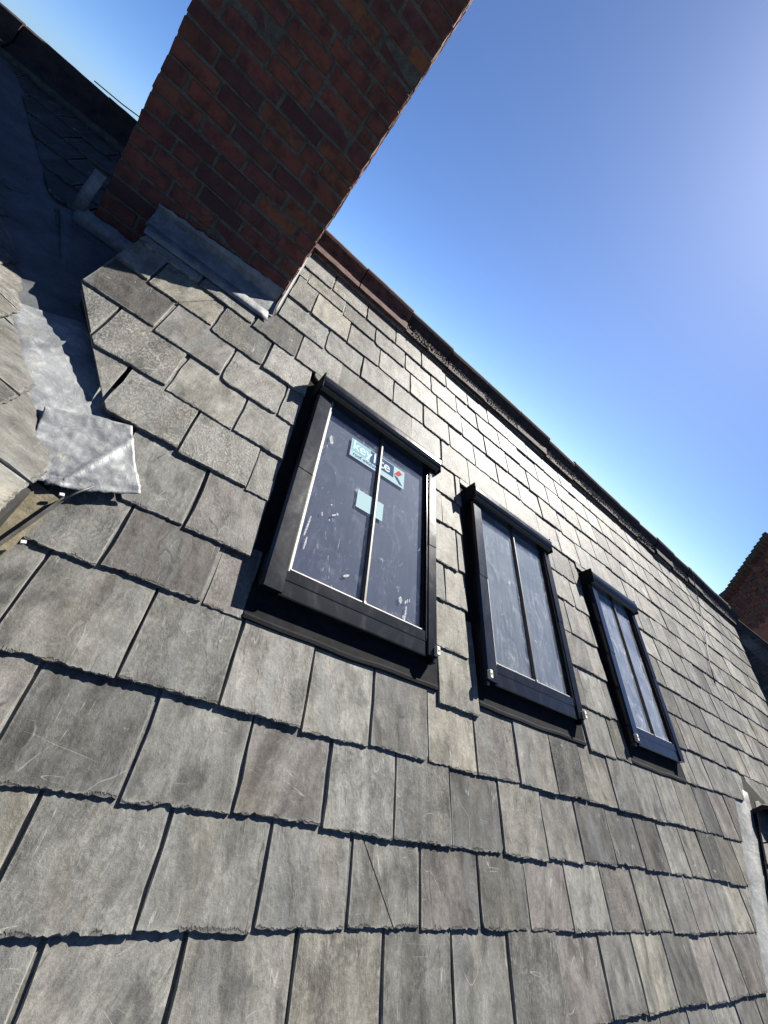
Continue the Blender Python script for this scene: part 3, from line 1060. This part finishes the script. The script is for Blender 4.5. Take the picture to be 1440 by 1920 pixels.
    if sticker:
        zz = 0.0008
        sx0, sx1, sy0, sy1 = 0.243, 0.597, 1.492 - WV0, 1.616 - WV0
        st = bx('sticker', (sx0, sx1, sy0, sy1, zz, zz + 0.0004), M['st_cyan'])
        z2 = zz + 0.0007
        bx('print_band', (sx0 + 0.006, sx0 + 0.118, sy0 + 0.042, sy1 - 0.006, zz + 0.0004, z2), M['st_teal'], st)
        bx('print_band', (sx0 + 0.121, sx1 - 0.075, sy0 + 0.036, sy1 - 0.004, zz + 0.0004, z2), M['st_navy'], st)
        put_text('lettering', 'key', 0.092, sx0 + 0.010, sy0 + 0.056, z2 + 0.0003, M['st_pale'], st, mw, 0.0016, 0.118)
        put_text('lettering', 'lite', 0.092, sx0 + 0.140, sy0 + 0.052, z2 + 0.0003, M['st_pale'], st, mw, 0.0014, 0.108)
        put_text('lettering', 'roof windows', 0.032, sx0 + 0.018, sy0 + 0.012, zz + 0.0007, M['st_navy'], st, mw, 0.0004, 0.165)
        rx = sx1 - 0.07
        mesh('print_roof', [(rx - 0.002, sy0 + 0.066, z2), (rx + 0.030, sy1 - 0.012, z2), (rx + 0.056, sy1 - 0.026, z2), (rx + 0.028, sy0 + 0.066, z2)], [(0, 1, 2, 3)], M['st_red'], st, mw)
        mesh('print_roof', [(rx - 0.004, sy0 + 0.058, z2), (rx + 0.022, sy0 + 0.058, z2), (rx + 0.060, sy0 + 0.014, z2), (rx + 0.038, sy0 + 0.014, z2)], [(3, 2, 1, 0)], M['st_navy'], st, mw)
        for k, (px_, py_, rx_, ry_, an) in enumerate(((0.617, 0.205, 0.011, 0.015, 0.1), (0.648, 0.158, 0.005, 0.030, -0.12), (0.645, 0.205, 0.0035, 0.011, -0.3), (0.655, 0.213, 0.003, 0.012, -0.25),
                                                      (0.668, 0.222, 0.003, 0.010, -0.3), (0.640, 0.132, 0.008, 0.012, 0.2), (0.225, 0.445, 0.013, 0.004, 0.7), (0.240, 0.459, 0.006, 0.006, 0.3), (0.170, 0.420, 0.004, 0.009, 0.2),
                                                      (0.120, 0.330, 0.004, 0.060, -0.10), (0.128, 0.250, 0.004, 0.030, -0.05), (0.135, 0.860, 0.010, 0.028, 0.2), (0.205, 0.490, 0.004, 0.004, 0.0), (0.330, 0.195, 0.016, 0.006, 0.5))):
            ps = []
            for q in range(11):
                th_ = q / 11 * 2 * math.pi
                rr = 1 + 0.35 * noise.noise(Vector((math.cos(th_) * 1.7 + k * 3, math.sin(th_) * 1.7, k)))
                lx, ly = rx_ * rr * math.cos(th_), ry_ * rr * math.sin(th_)
                ps.append((px_ + lx * math.cos(an) - ly * math.sin(an), py_ + lx * math.sin(an) + ly * math.cos(an), 0.0006))
            mesh('smear', ps, [tuple(range(11))], M['smear'], w, mw)
        lab = bx('label', (0.323, 0.478, 1.207 - WV0, 1.312 - WV0, zz, zz + 0.0004), M['st_cyan'])
    return w


roof_window(*WINS[0], M['glass_a'], 'black roof window with two stickers on its smeared glass', ('r',), True)
roof_window(*WINS[1], M['glass_b'], 'black roof window with dusty, streaked, pale reflecting glass, middle of the three', ('l', 'r'))
roof_window(*WINS[2], M['glass_c'], 'narrow black roof window with pale reflecting glass, farthest of the three', ('l',))

# ------------------------------------------------------------------ chimney
CX0, CX1, CY, CD = -0.793, 0.057, 2.08, 2.25  # unseen depth stretched so the chimney's shadow covers the low roof
CH_MW = Matrix.Translation((CX1, CY, 0.90)) @ Euler((0, RAD(1.0), RAD(-1.7))).to_matrix().to_4x4() @ Matrix.Translation((-CX1, -CY, -0.90))
chim = root('chimney', Matrix.Translation((-0.37, 2.7, 0.6)), 'tall red brick chimney in shadow with grey lead flashing at its foot', 'chimney')
PX, PZ = 0.2125, 0.075
bl, bd, bh = 0.2015, 0.0985, 0.0635
brick_mes = {}
brr = random.Random(8)


def brick_mesh(ln, kind):
    bm = bmesh.new()
    bmesh.ops.create_cube(bm, size=1.0)
    for v in bm.verts:
        v.co = Vector((v.co.x * ln, v.co.y * bd, v.co.z * bh))
    bmesh.ops.bevel(bm, geom=bm.edges[:], offset=0.004, segments=1, affect='EDGES')
    for v in bm.verts:
        v.co += Vector((brr.uniform(-0.0035, 0.0035), brr.uniform(-0.0022, 0.0022), brr.uniform(-0.0028, 0.0028)))
    me = bpy.data.meshes.new('brick')
    bm.to_mesh(me)
    bm.free()
    me.materials.append(M['brick'])
    return me


for kind, ln in (('full', bl), ('half', bl / 2 - 0.005), ('three', bl * 0.74)):
    brick_mes[kind] = [brick_mesh(ln, kind) for _ in range(5)]
jb_v, jb_f = [], []


def lay_brick(kind, local, single):
    me = brr.choice(brick_mes[kind])
    mw = CH_MW @ local @ Euler((brr.gauss(0, 0.008), brr.gauss(0, 0.006), brr.gauss(0, 0.008))).to_matrix().to_4x4()
    if single:
        put('brick', me, chim, mw)
    else:
        b = len(jb_v)
        jb_v.extend([mw @ v.co for v in me.vertices])
        jb_f.extend([tuple(i + b for i in p.vertices) for p in me.polygons])


nz = 48
for r in range(nz):
    z = 0.52 + r * PZ
    sg = z < 2.62
    vis_f = sg
    odd = r % 2
    # front face
    x = CX0
    seq = ['full', 'full', 'full', 'full'] if not odd else ['half', 'full', 'full', 'full', 'half']
    if r % 5 == 3:
        seq = ['three', 'full', 'full', 'half', 'three'] if odd else ['three', 'half', 'full', 'full', 'three']
    if r % 11 == 5:
        seq = ['half', 'full', 'half', 'half', 'full', 'half']
    tot = 0
    for kd in seq:
        ln = {'full': bl, 'half': bl / 2 - 0.005, 'three': bl * 0.74}[kd]
        tot += ln + 0.0105
    sc = (CX1 - CX0) / (tot - 0.0105)
    for kd in seq:
        ln = {'full': bl, 'half': bl / 2 - 0.005, 'three': bl * 0.74}[kd]
        lay_brick(kd, Matrix.Translation((x + ln / 2 * sc, CY + bd / 2 + brr.gauss(0, 0.0022), z + brr.gauss(0, 0.0012))), sg)
        x += (ln + 0.0105) * sc
    # right, left and back faces
    for face in ('r', 'l', 'b'):
        if face == 'b':
            for k in range(4):
                lay_brick('full', Matrix.Translation((CX0 + PX * (k + 0.5), CY + CD - bd / 2, z)), False)
            continue
        y = CY + bd + 0.010 + (0.10 if odd else 0.0)
        if odd:
            lay_brick('half', Matrix.Translation(((CX1 - bd / 2) if face == 'r' else (CX0 + bd / 2), CY + bd + 0.010 + 0.045, z)) @ Matrix.Rotation(math.pi / 2, 4, 'Z'), face == 'r' and sg)
        k = 0
        while y + bl < CY + CD - bd:
            lay_brick('full', Matrix.Translation(((CX1 - bd / 2 + brr.gauss(0, 0.002)) if face == 'r' else (CX0 + bd / 2), y + bl / 2, z)) @ Matrix.Rotation(math.pi / 2, 4, 'Z'), face == 'r' and sg and k < 4)
            y += PX
            k += 1
o = mesh('bricks_beyond', jb_v, jb_f, M['brick'], chim)
o['kind'] = 'stuff'
box('mortar_core', (CX0 + 0.004, CX1 - 0.004, CY + 0.0045, CY + CD - 0.004, 0.3, 0.52 + nz * PZ - 0.04), M['mortar'], chim, CH_MW)

fr = random.Random(21)


def S(u, v, h=0.0):
    """A point on the main slates, h above the slate tails."""
    return MAIN @ Vector((u, v, -0.06 + h))


# apron: upstand against the brick, then dressed down over the slates
rows = [[], [], [], [], [], []]
N = 22
for i in range(N + 1):
    t = i / N
    x = -0.585 + 0.632 * t
    rip = 0.003 * noise.noise(Vector((t * 9, 0.3, 1)))
    ztop = 0.892 + 0.050 * t + (0.02 * max(0, 1 - t * 9) if i else -0.02) * 0
    yf = CY - 0.006
    y2 = CY - 0.012 + rip
    vfold = 2.262
    rows[0].append(Vector((x, yf - 0.0005, ztop + 0.012 * noise.noise(Vector((t * 20, 4, 1))) + 0.006)))
    rows[1].append(Vector((x, y2, (ztop + S(x, vfold, 0.012).z) / 2 + 0.004)))
    rows[2].append(S(x, vfold - 0.006, 0.010 + rip))
    lowv = 2.085 + 0.03 * t + 0.006 * math.sin(t * 17)
    xx = x + 0.03 * t * 0
    rows[3].append(S(xx + 0.008, vfold - 0.06, 0.009 + rip * 1.2))
    rows[4].append(S(xx + 0.012, (vfold + lowv) / 2 - 0.02, 0.010 + rip))
    rows[5].append(S(xx + 0.018, lowv + 0.008 * noise.noise(Vector((t * 13, 3, 3))), 0.006 + max(0, rip)))
sheet('lead_apron', rows[::-1], M['lead'], chim, Matrix.Identity(4), 0.0028, False)
# narrow under-apron strip that shows below it
sheet('lead_strip', [[S(-0.545 + 0.60 * i / 12, 2.02 + 0.025 * i / 12, 0.008) for i in range(13)], [S(-0.56 + 0.60 * i / 12, 2.10 + 0.02 * i / 12, 0.013) for i in range(13)]], M['lead'], chim, Matrix.Identity(4), 0.0028)
# corner dressing and the soaker up the lit side
rows = []
for i in range(12):
    t = i / 11
    v = 2.13 + 0.98 * t
    j = 0.004 * noise.noise(Vector((t * 14, 9, 1)))
    lead_x = 0.066 + 0.017 * t
    rows.append([Vector((lead_x - 0.004, S(0, v).y, S(0, v).z + 0.035 + j)), Vector((lead_x + 0.006, S(0, v).y, S(0, v).z + 0.014)), S(lead_x + 0.010 + j, v, 0.008 + max(0, j))])
sheet('lead_soaker', [r[::-1] for r in rows][::-1], M['lead_dark'], chim, Matrix.Identity(4), 0.0026)

# ------------------------------------------------------------------ low roof behind the valley (B) and the side wing (A)
KB = 0.275


def zB(y):
    return 0.21 + KB * (y - 0.72)


bl_ang = math.atan(KB)
BV = Vector((0, math.cos(bl_ang), math.sin(bl_ang)))
BF = frame(Vector((0, 0.72, 0.21)), Vector((1, 0, 0)), BV)
low = root('low_roof', Matrix.Translation((-1.2, 2.6, 0.6)), 'low slate roof in deep shade behind the chimney, with its own dark ridge', 'roof')
cb = math.cos(bl_ang)
bs = []
br_ = random.Random(31)
k = 0
vB = (1.95 - 0.72) / cb
while vB < (3.24 - 0.72) / cb:
    u = -2.6 + (0.13 if k % 2 else 0)
    while u < -0.80:
        # keep right of the valley lining: x >= (0.58 - y) / 1.46 + 0.09
        a, b = -1.0, -cb / 1.46
        c = -(0.58 - 0.72) / 1.46 - 0.10
        s = dict(u=u, v=vB, w=0.262, length=0.50, gauge=0.225, n=-0.01, planes=[(a, b, c - a * u - b * vB)], seed=5000 + k * 40 + int(u * 10), tone=(0.0, br_.random(), 0.0), chip=0.3)  # slate tone at its darkest, deep shade painted into the colour
        bs.append(s)
        u += 0.268
    vB += 0.225
    k += 1
lay_slates(low, BF, bs, 300, 'slates_out_of_view')
mesh('roof_deck', [(-0.2, 0.30, zB(0.3) - 0.03), (-0.1, 3.3, zB(3.3) - 0.03), (-2.9, 3.3, zB(3.3) - 0.03), (-2.6, 1.5, zB(1.5) - 0.4)], [(0, 1, 2, 3)], M['deck'], low)
lt = random.Random(77)
for i in range(6):
    mw = Matrix.Translation((-3.2 + i * 0.462, 3.42 + lt.gauss(0, 0.004), 1.138 + lt.gauss(0, 0.004))) @ Euler((lt.gauss(0, 0.01), lt.gauss(0, 0.008), 0)).to_matrix().to_4x4() @ Matrix.Diagonal((1, 1, 1.25, 1))
    put('ridge_tile', tile_me['rest', 'clay'], low, mw)
sheet('mortar_bed', [[(-3.2 + i * 0.14, 3.255 + 0.004 * math.sin(i * 2.1), 0.905), (-3.2 + i * 0.14, 3.272, 0.948 + 0.003 * math.sin(i))] for i in range(20)], M['mortar'], low, Matrix.Identity(4), 0.02)

# side wing: courses run along Y, it rises towards -X
KA = 0.4015
a_ang = math.atan(KA)
AV = Vector((-math.cos(a_ang), 0, math.sin(a_ang)))
AF = frame(Vector((0, 0, 0.1715)), Vector((0, 1, 0)), AV)
ca = math.cos(a_ang)
wing = root('wing_roof', Matrix.Translation((-0.6, 0.9, 0.3)), 'sunlit slate slope of the side wing, beyond the lead valley from the windows', 'roof')
ar = random.Random(12)
as_ = []
tails = [-0.238, -0.405, -0.588, -0.735, -0.90, -1.07, -1.25, -1.43, -1.62, -1.80]
a_joint = [[0.32, 0.59, 0.90], [0.25, 0.53, 0.845, 1.12], [0.42, 0.70, 0.93, 1.20, 1.45]]
for i, tx in enumerate(tails):
    v = -tx / ca
    js = list(a_joint[i]) if i < 3 else [0.32 + (0.14 if i % 2 else 0)]
    while js[0] > -0.4:
        js.insert(0, js[0] - 0.275)
    while js[-1] < 0.42 - 1.42 * (tx - 0.2) + 0.4:
        js.append(js[-1] + ar.gauss(0.272, 0.02))
    for j0, j1 in zip(js, js[1:]):
        # keep y <= 0.42 - 1.42 x  ->  y - 1.42*ca*v' <= 0.42 (x = -ca*v')
        a, b, c = 1.0, -1.42 * ca, 0.42 + ar.uniform(-0.008, 0.008)
        as_.append(dict(u=j0 + 0.003, v=v, w=j1 - j0 - 0.006, length=0.42, gauge=0.18, n=0.0 - 2 * T, planes=[(a, b, c - a * (j0 + 0.003) - b * v)], seed=9000 + i * 50 + int(j0 * 20), tone=tone_for(ar, -0.18, 0.0), chip=0.25, grain=ar.gauss(0, 0.2)))
lay_slates(wing, AF, as_, 300, 'slates_out_of_view')
mesh('roof_deck', [AF @ Vector(p) for p in ((-0.4, 0.24, -0.035), (0.75, 0.24, -0.035), (3.3, 2.0, -0.035), (-0.4, 2.0, -0.035))] + [AF @ Vector(p) + Vector((0, 0, -0.3)) for p in ((-0.4, 0.24, -0.035), (0.75, 0.24, -0.035), (3.3, 2.0, -0.035), (-0.4, 2.0, -0.035))],
     [(0, 1, 2, 3), (7, 6, 5, 4), (0, 4, 5, 1), (1, 5, 6, 2), (2, 6, 7, 3), (3, 7, 4, 0)], M['deck'], wing)

# lead lining of the valley
valley = root('valley_lead', Matrix.Translation((-0.5, 1.3, 0.35)), 'wrinkled grey lead valley between the side wing and the main slates', 'flashing')


def zA(x):
    return 0.1715 - KA * x


def valley_rows(x0, x1, nn, wl, wr, lift=0.0):
    rows = []
    for i in range(nn + 1):
        t = i / nn
        xc = x0 + (x1 - x0) * t
        yc = 0.58 - 1.46 * xc
        r = []
        for s in (-1.0, -0.7, -0.35, -0.1, 0.1, 0.35, 0.7, 1.0):
            wd = wl if s < 0 else wr
            # across the valley, in plan at right angles to its line
            px_, py_ = xc + s * wd * 0.825, yc + s * wd * 0.565
            z = max(zA(px_) - 0.040, zB(py_) + 0.055 * max(0.0, min(1.0, (0.85 + xc) / 0.35)))
            z += 0.010 + lift + 0.012 * noise.noise(Vector((px_ * 9, py_ * 9, 2.5))) + 0.006 * noise.noise(Vector((px_ * 30, py_ * 30, 7)))
            r.append(Vector((px_, py_, z)))
        rows.append(r)
    return rows


sheet('lead_sheet', valley_rows(-0.20, -0.505, 26, 0.20, 0.155, 0.006), M['lead_bright'], valley, Matrix.Identity(4), 0.003)
sheet('lead_sheet', valley_rows(-0.475, -1.02, 26, 0.20, 0.17, 0.002), M['lead_dark'], valley, Matrix.Identity(4), 0.003)
sheet('lead_sheet', valley_rows(-0.98, -1.95, 22, 0.155, 0.10, 0.0), M['lead_dark'], valley, Matrix.Identity(4), 0.003)
# the tongue at the foot, dressed out over the main slates
ctl = [  # (u, v) rows from under the wing slates outwards, each from the valley down to the free edge
    [(-0.345, 0.925), (-0.310, 0.80), (-0.262, 0.683)],
    [(-0.290, 0.952), (-0.245, 0.82), (-0.205, 0.692)],
    [(-0.228, 0.985), (-0.178, 0.85), (-0.130, 0.722)],
    [(-0.142, 1.012), (-0.080, 0.89), (-0.018, 0.788)],
]
rows = []
NR, NC = 36, 30
for i in range(NR + 1):
    a = i / NR * 3
    i0 = min(2, int(a))
    fa = a - i0
    r = []
    for j in range(NC + 1):
        b = j / NC * 2
        j0 = min(1, int(b))
        fb = b - j0
        p = [ctl[i0][j0], ctl[i0][j0 + 1], ctl[i0 + 1][j0], ctl[i0 + 1][j0 + 1]]
        u = (p[0][0] * (1 - fb) + p[1][0] * fb) * (1 - fa) + (p[2][0] * (1 - fb) + p[3][0] * fb) * fa
        v = (p[0][1] * (1 - fb) + p[1][1] * fb) * (1 - fa) + (p[2][1] * (1 - fb) + p[3][1] * fb) * fa
        u += 0.004 * noise.noise(Vector((i * 0.5, 2, 1))) * (b / 2)
        v += 0.005 * noise.noise(Vector((i * 0.6, 5, 1))) * (b / 2)
        h = 0.013 + 0.020 * (b / 2) * (1 - 0.5 * a / 3)
        h += 0.0060 * noise.noise(Vector((u * 19, v * 19, 0.7))) + 0.0026 * noise.noise(Vector((u * 55, v * 55, 3)))
        for (cu, cv, du, dv_, am, wd) in ((-0.150, 0.86, 0.28, 0.96, 0.0075, 0.011), (-0.105, 0.80, 0.75, 0.66, 0.006, 0.009), (-0.05, 0.80, 0.93, 0.37, 0.006, 0.008)):
            q = abs((u - cu) * dv_ - (v - cv) * du)
            h += am * max(0.0, 1 - q / wd)
        P = S(u, v, h)
        P.z = max(P.z, zA(P.x) - 0.030 + h * 0.3)
        r.append(P)
    rows.append(r)
sheet('lead_tongue', [r[::-1] for r in rows], M['lead_bright'], valley, Matrix.Identity(4), 0.0022)
# flat lead saddle in front of the chimney's foot, with its upstand and cover strip
sad = []
for i in range(9):
    t = i / 8
    row = []
    for j in range(9):
        s = j / 8
        x = (-0.90 * (1 - s) + -0.52 * s) * t + (-0.66 * (1 - s) + -0.52 * s) * (1 - t)
        y = 1.60 + (2.075 - 1.60) * t
        row.append(Vector((x, y, zB(y) + 0.028 + 0.006 * noise.noise(Vector((x * 8, y * 8, 1))))))
    sad.append(row)
sheet('lead_saddle', sad, M['lead_dark'], valley, Matrix.Identity(4), 0.003)
sheet('lead_upstand', [[Vector((-0.845 + 0.26 * i / 8, CY - 0.030 - 0.02 * abs(math.sin(i)) * 0.3, zB(CY) + 0.02)) for i in range(9)],
                       [Vector((-0.845 + 0.26 * i / 8, CY - 0.014, zB(CY) + 0.095 + 0.004 * math.sin(i * 1.7))) for i in range(9)]], M['lead'], valley, Matrix.Identity(4), 0.003)
sheet('lead_cover', [[Vector((-0.868 + 0.05 * i / 3 + 0.004, CY - 0.020, 0.640)) for i in range(4)], [Vector((-0.856 + 0.05 * i / 3, CY - 0.016, 0.745)) for i in range(4)],
                     [Vector((-0.838 + 0.048 * i / 3, CY - 0.018, 0.845)) for i in range(4)]], M['lead'], valley, Matrix.Identity(4), 0.003)

# ------------------------------------------------------------------ odds and ends at the wing's eave
bd_ = root('eave_board', MAIN @ Matrix.Translation((-0.25, 0.55, -0.05)), 'sandy weathered board under the eave of the side wing', 'board')
pts = [(-0.176, 0.672), (-0.196, 0.50), (-0.225, 0.38), (-0.45, 0.38), (-0.45, 0.66), (-0.262, 0.70)]
top = [S(u, v, 0.014) for u, v in pts]
bot = [S(u, v, -0.03) for u, v in pts]
n = len(pts)
mesh('plank', top + bot, [tuple(range(n - 1, -1, -1)), tuple(range(n, 2 * n))] + [(i, (i + 1) % n, n + (i + 1) % n, n + i) for i in range(n)], M['sand'], bd_)
st = root('metal_strip', MAIN @ Matrix.Translation((-0.18, 0.58, -0.05)), 'thin metal strip standing on edge with small white clips', 'metal strip')
a0, a1 = Vector((-0.245, 0.38)), Vector((-0.168, 0.672))
d2 = (a1 - a0).normalized()
p2 = Vector((d2.y, -d2.x)) * 0.0022
v = []
for q in (a0 + p2, a0 - p2, a1 - p2, a1 + p2):
    v.append(S(q.x, q.y, 0.012))
for q in (a0 + p2, a0 - p2, a1 - p2, a1 + p2):
    v.append(S(q.x, q.y, 0.034))
mesh('blade', v, [(0, 1, 2, 3), (4, 7, 6, 5), (0, 4, 5, 1), (1, 5, 6, 2), (2, 6, 7, 3), (3, 7, 4, 0)], M['steel'], st)
tube('wire_end', [S(-0.170, 0.660, 0.030), S(-0.150, 0.700, 0.036), S(-0.128, 0.735, 0.038)], 0.003, M['steel'], st)
for (u, v_) in ((-0.176, 0.676), (-0.178, 0.520)):
    mm = MAIN @ Matrix.Translation((u, v_, -0.026)) @ Euler((0.1, 0.15, 0.4)).to_matrix().to_4x4()
    box('clip', (-0.006, 0.006, -0.0045, 0.0045, -0.003, 0.003), M['white'], st, mm, 0.001)

# ------------------------------------------------------------------ far wires
tube('wire', [Vector((-1.42, 3.34, 1.145)), Vector((-1.25, 3.31, 1.148)), Vector((-1.05, 3.28, 1.165)), Vector((-0.80, 3.2, 1.19))], 0.0035, M['wire'])
w_ = bpy.data.objects['wire']
w_['label'] = 'thin dark wire running from the low ridge behind the chimney'
w_['category'] = 'wire'
pts = [Vector((6.02, 2.99, 1.405)), Vector((6.03, 2.93, 1.36)), S(6.08, 2.88, 0.03), S(5.95, 2.6, 0.012), S(5.75, 2.31, 0.02), S(5.55, 2.06, 0.012), S(5.35, 1.82, 0.02), S(5.28, 1.62, 0.012)]
tube('hanging_cord', pts, 0.005, M['wire'])
w_ = bpy.data.objects['hanging_cord']
w_['label'] = 'thin black cord hanging over the ridge onto the far slates'
w_['category'] = 'cord'

# ------------------------------------------------------------------ small dormer roof at the lower right
dorm = root('gable_slates', Matrix.Translation((4.9, 0.0, -0.2)), 'small dormer roof with a brown hollow ridge tile, cut off by the picture edge', 'roof')
DK = math.tan(TH)
DV = Vector((math.cos(TH), 0, math.sin(TH)))
DF = frame(Vector((4.16, 0, 0.0)) + Vector((0, 0, -0.045)), Vector((0, -1, 0)), DV)
ds = []
dr = random.Random(41)
for i in range(5):
    v = 0.03 + i * 0.215 - 0.6
    u = -0.8 + (0.13 if i % 2 else 0)
    while u < 1.4:
        # plan: x = 4.02 + v'*cos, y = -u'; keep y <= x - 4.0 - 0.22
        a, b = -1.0, -math.cos(TH)
        c = -0.10
        ds.append(dict(u=u, v=v, w=0.258, length=0.45, gauge=0.215, n=-0.02, planes=[(a, b, c - a * u - b * v)], seed=12000 + i * 30 + int(u * 10), tone=tone_for(dr, 0.1), chip=0.3))
        u += 0.264
lay_slates(dorm, DF, ds, 300, 'slates_out_of_view')
dd = [(4.02, 0.0), (4.95, 0.9), (4.95, -1.4), (3.4, -1.4), (3.4, -0.6)]
mesh('roof_deck', [(x, y, (x - 4.16) * DK - 0.095) for x, y in dd], [tuple(range(len(dd) - 1, -1, -1))], M['deck'], dorm)
# brown hollow ridge tile at the head of the dormer ridge
ring_o, ring_i = [], []
prof2 = [(-0.13, -0.10), (-0.125, 0.0), (-0.075, 0.075), (0.0, 0.10), (0.075, 0.075), (0.125, 0.0), (0.13, -0.10)]
vv, ff = [], []
for s, yy in ((1.0, 0.0), (1.0, 0.42)):
    for (a, b) in prof2:
        vv.append((a, yy, b))
    for (a, b) in prof2:
        vv.append((a * 0.80, yy, b * 0.80 - 0.012))
k = len(prof2)
for i in range(k - 1):
    ff.append((i, i + 1, 2 * k + i + 1, 2 * k + i))
    ff.append((k + i + 1, k + i, 3 * k + i, 3 * k + i + 1))
    ff.append((i, k + i, k + i + 1, i + 1))
    ff.append((2 * k + i, 2 * k + i + 1, 3 * k + i + 1, 3 * k + i))
ff.append(tuple(3 * k + i for i in range(k)))
mesh('ridge_tile', vv, ff, M['clay'], dorm, Matrix.Translation((4.74, 0.36, 0.265)) @ Euler((0, 0, RAD(-80))).to_matrix().to_4x4())
dl = root('dormer_lead', Matrix.Translation((4.3, 0.2, 0.1)), 'pale lead strip running down beside the dormer at the picture edge', 'flashing')
rows = []
for i in range(25):
    t = i / 24
    x = 4.78 - 1.41 * t
    v0 = 0.74 - 1.33 * t * 1.0
    y = x - 4.115
    w = 0.085 + 0.035 * min(1, t * 4)
    r = []
    for s in (-1, -0.6, -0.2, 0.2, 0.6, 1):
        px_, py_ = x + s * w * 0.72, y - s * w * 0.69
        z = max(py_ * DK, (px_ - 4.16) * DK) - 0.080 + 0.006 * noise.noise(Vector((px_ * 11, py_ * 11, 5)))
        r.append(Vector((px_, py_, z)))
    rows.append(r)
sheet('lead_sheet', [r[::-1] for r in rows], M['lead'], dl, Matrix.Identity(4), 0.003)

# ------------------------------------------------------------------ far end: steep shaded slope and a ragged brick gable
far = root('far_wing_roof', Matrix.Translation((7.6, 1.8, 0.5)), 'steep dark slate slope in shade at the far end of the roof', 'roof')
# it meets the main slope along plan (7.40, 1.66) - (7.70, 2.75) and climbs towards +X, courses along Y
EK = 1.6  # pitch made this steep so the slope shades itself
e_ang = math.atan(EK)
EV = Vector((math.cos(e_ang), 0, math.sin(e_ang)))
EFm = frame(Vector((7.40, 0, 1.66 * math.tan(TH) - 0.06)), Vector((0, -1, 0)), EV)
es = []
er = random.Random(51)
E_TOP = (1.31 - (1.66 * math.tan(TH) - 0.06)) / math.sin(e_ang)
for i in range(9):
    v = E_TOP - 0.12 - i * 0.16
    u = -3.1 + (0.13 if i % 2 else 0)
    while u < 0.0:
        a, b = -0.278, -math.cos(e_ang)
        c = 0.278 * 1.66 + 0.06
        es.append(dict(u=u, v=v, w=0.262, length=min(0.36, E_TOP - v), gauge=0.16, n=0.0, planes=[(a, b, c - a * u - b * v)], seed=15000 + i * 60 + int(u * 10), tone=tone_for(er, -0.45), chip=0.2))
        u += 0.268
lay_slates(far, EFm, es, 300, 'slates_out_of_view')
mesh('roof_deck', [EFm @ Vector(p) for p in ((-3.1, E_TOP, -0.01), (-3.1, -0.6, -0.01), (0.3, -2.0, -0.01), (0.3, E_TOP, -0.01))], [(0, 1, 2, 3)], M['deck'], far)
box('coping', (EFm.translation.x + E_TOP * math.cos(e_ang) - 0.03, EFm.translation.x + E_TOP * math.cos(e_ang) + 0.12, 0.2, 3.1, 1.20, 1.325), M['clay'], far, Matrix.Identity(4), 0.01)

stack = root('brick_gable', Matrix.Translation((10.0, 4.1, 0.8)), 'ragged dark brick gable rising beyond the far end of the ridge', 'wall')
sr = random.Random(61)
SY0 = 3.95
x0 = 9.29
for r in range(30):
    z = 0.57 + r * PZ
    # the broken edge oversails as it climbs
    if z > 1.62:
        x0 -= 0.055 if r % 3 else 0.03
    for k in range(7):
        xk = x0 + (k + (0.5 if r % 2 else 0.0)) * PX
        put('brick', sr.choice(brick_mes['full']), stack, Matrix.Translation((xk + bl / 2, SY0 + bd / 2 + sr.gauss(0, 0.005), z)) @ Euler((0, sr.gauss(0, 0.02), sr.gauss(0, 0.012))).to_matrix().to_4x4())
    if r % 2:
        put('brick', sr.choice(brick_mes['half']), stack, Matrix.Translation((x0 + 0.048, SY0 + bd / 2, z)))
    box('mortar_bed', (x0 + 0.012, x0 + 7 * PX, SY0 + 0.010, SY0 + 0.20, z - 0.0375, z + 0.0375), M['mortar'], stack, Matrix.Identity(4))
box('wall_core', (9.45, 14.0, SY0 + 0.03, SY0 + 0.19, -6.4, 2.6), M['wall'], stack, Matrix.Identity(4))
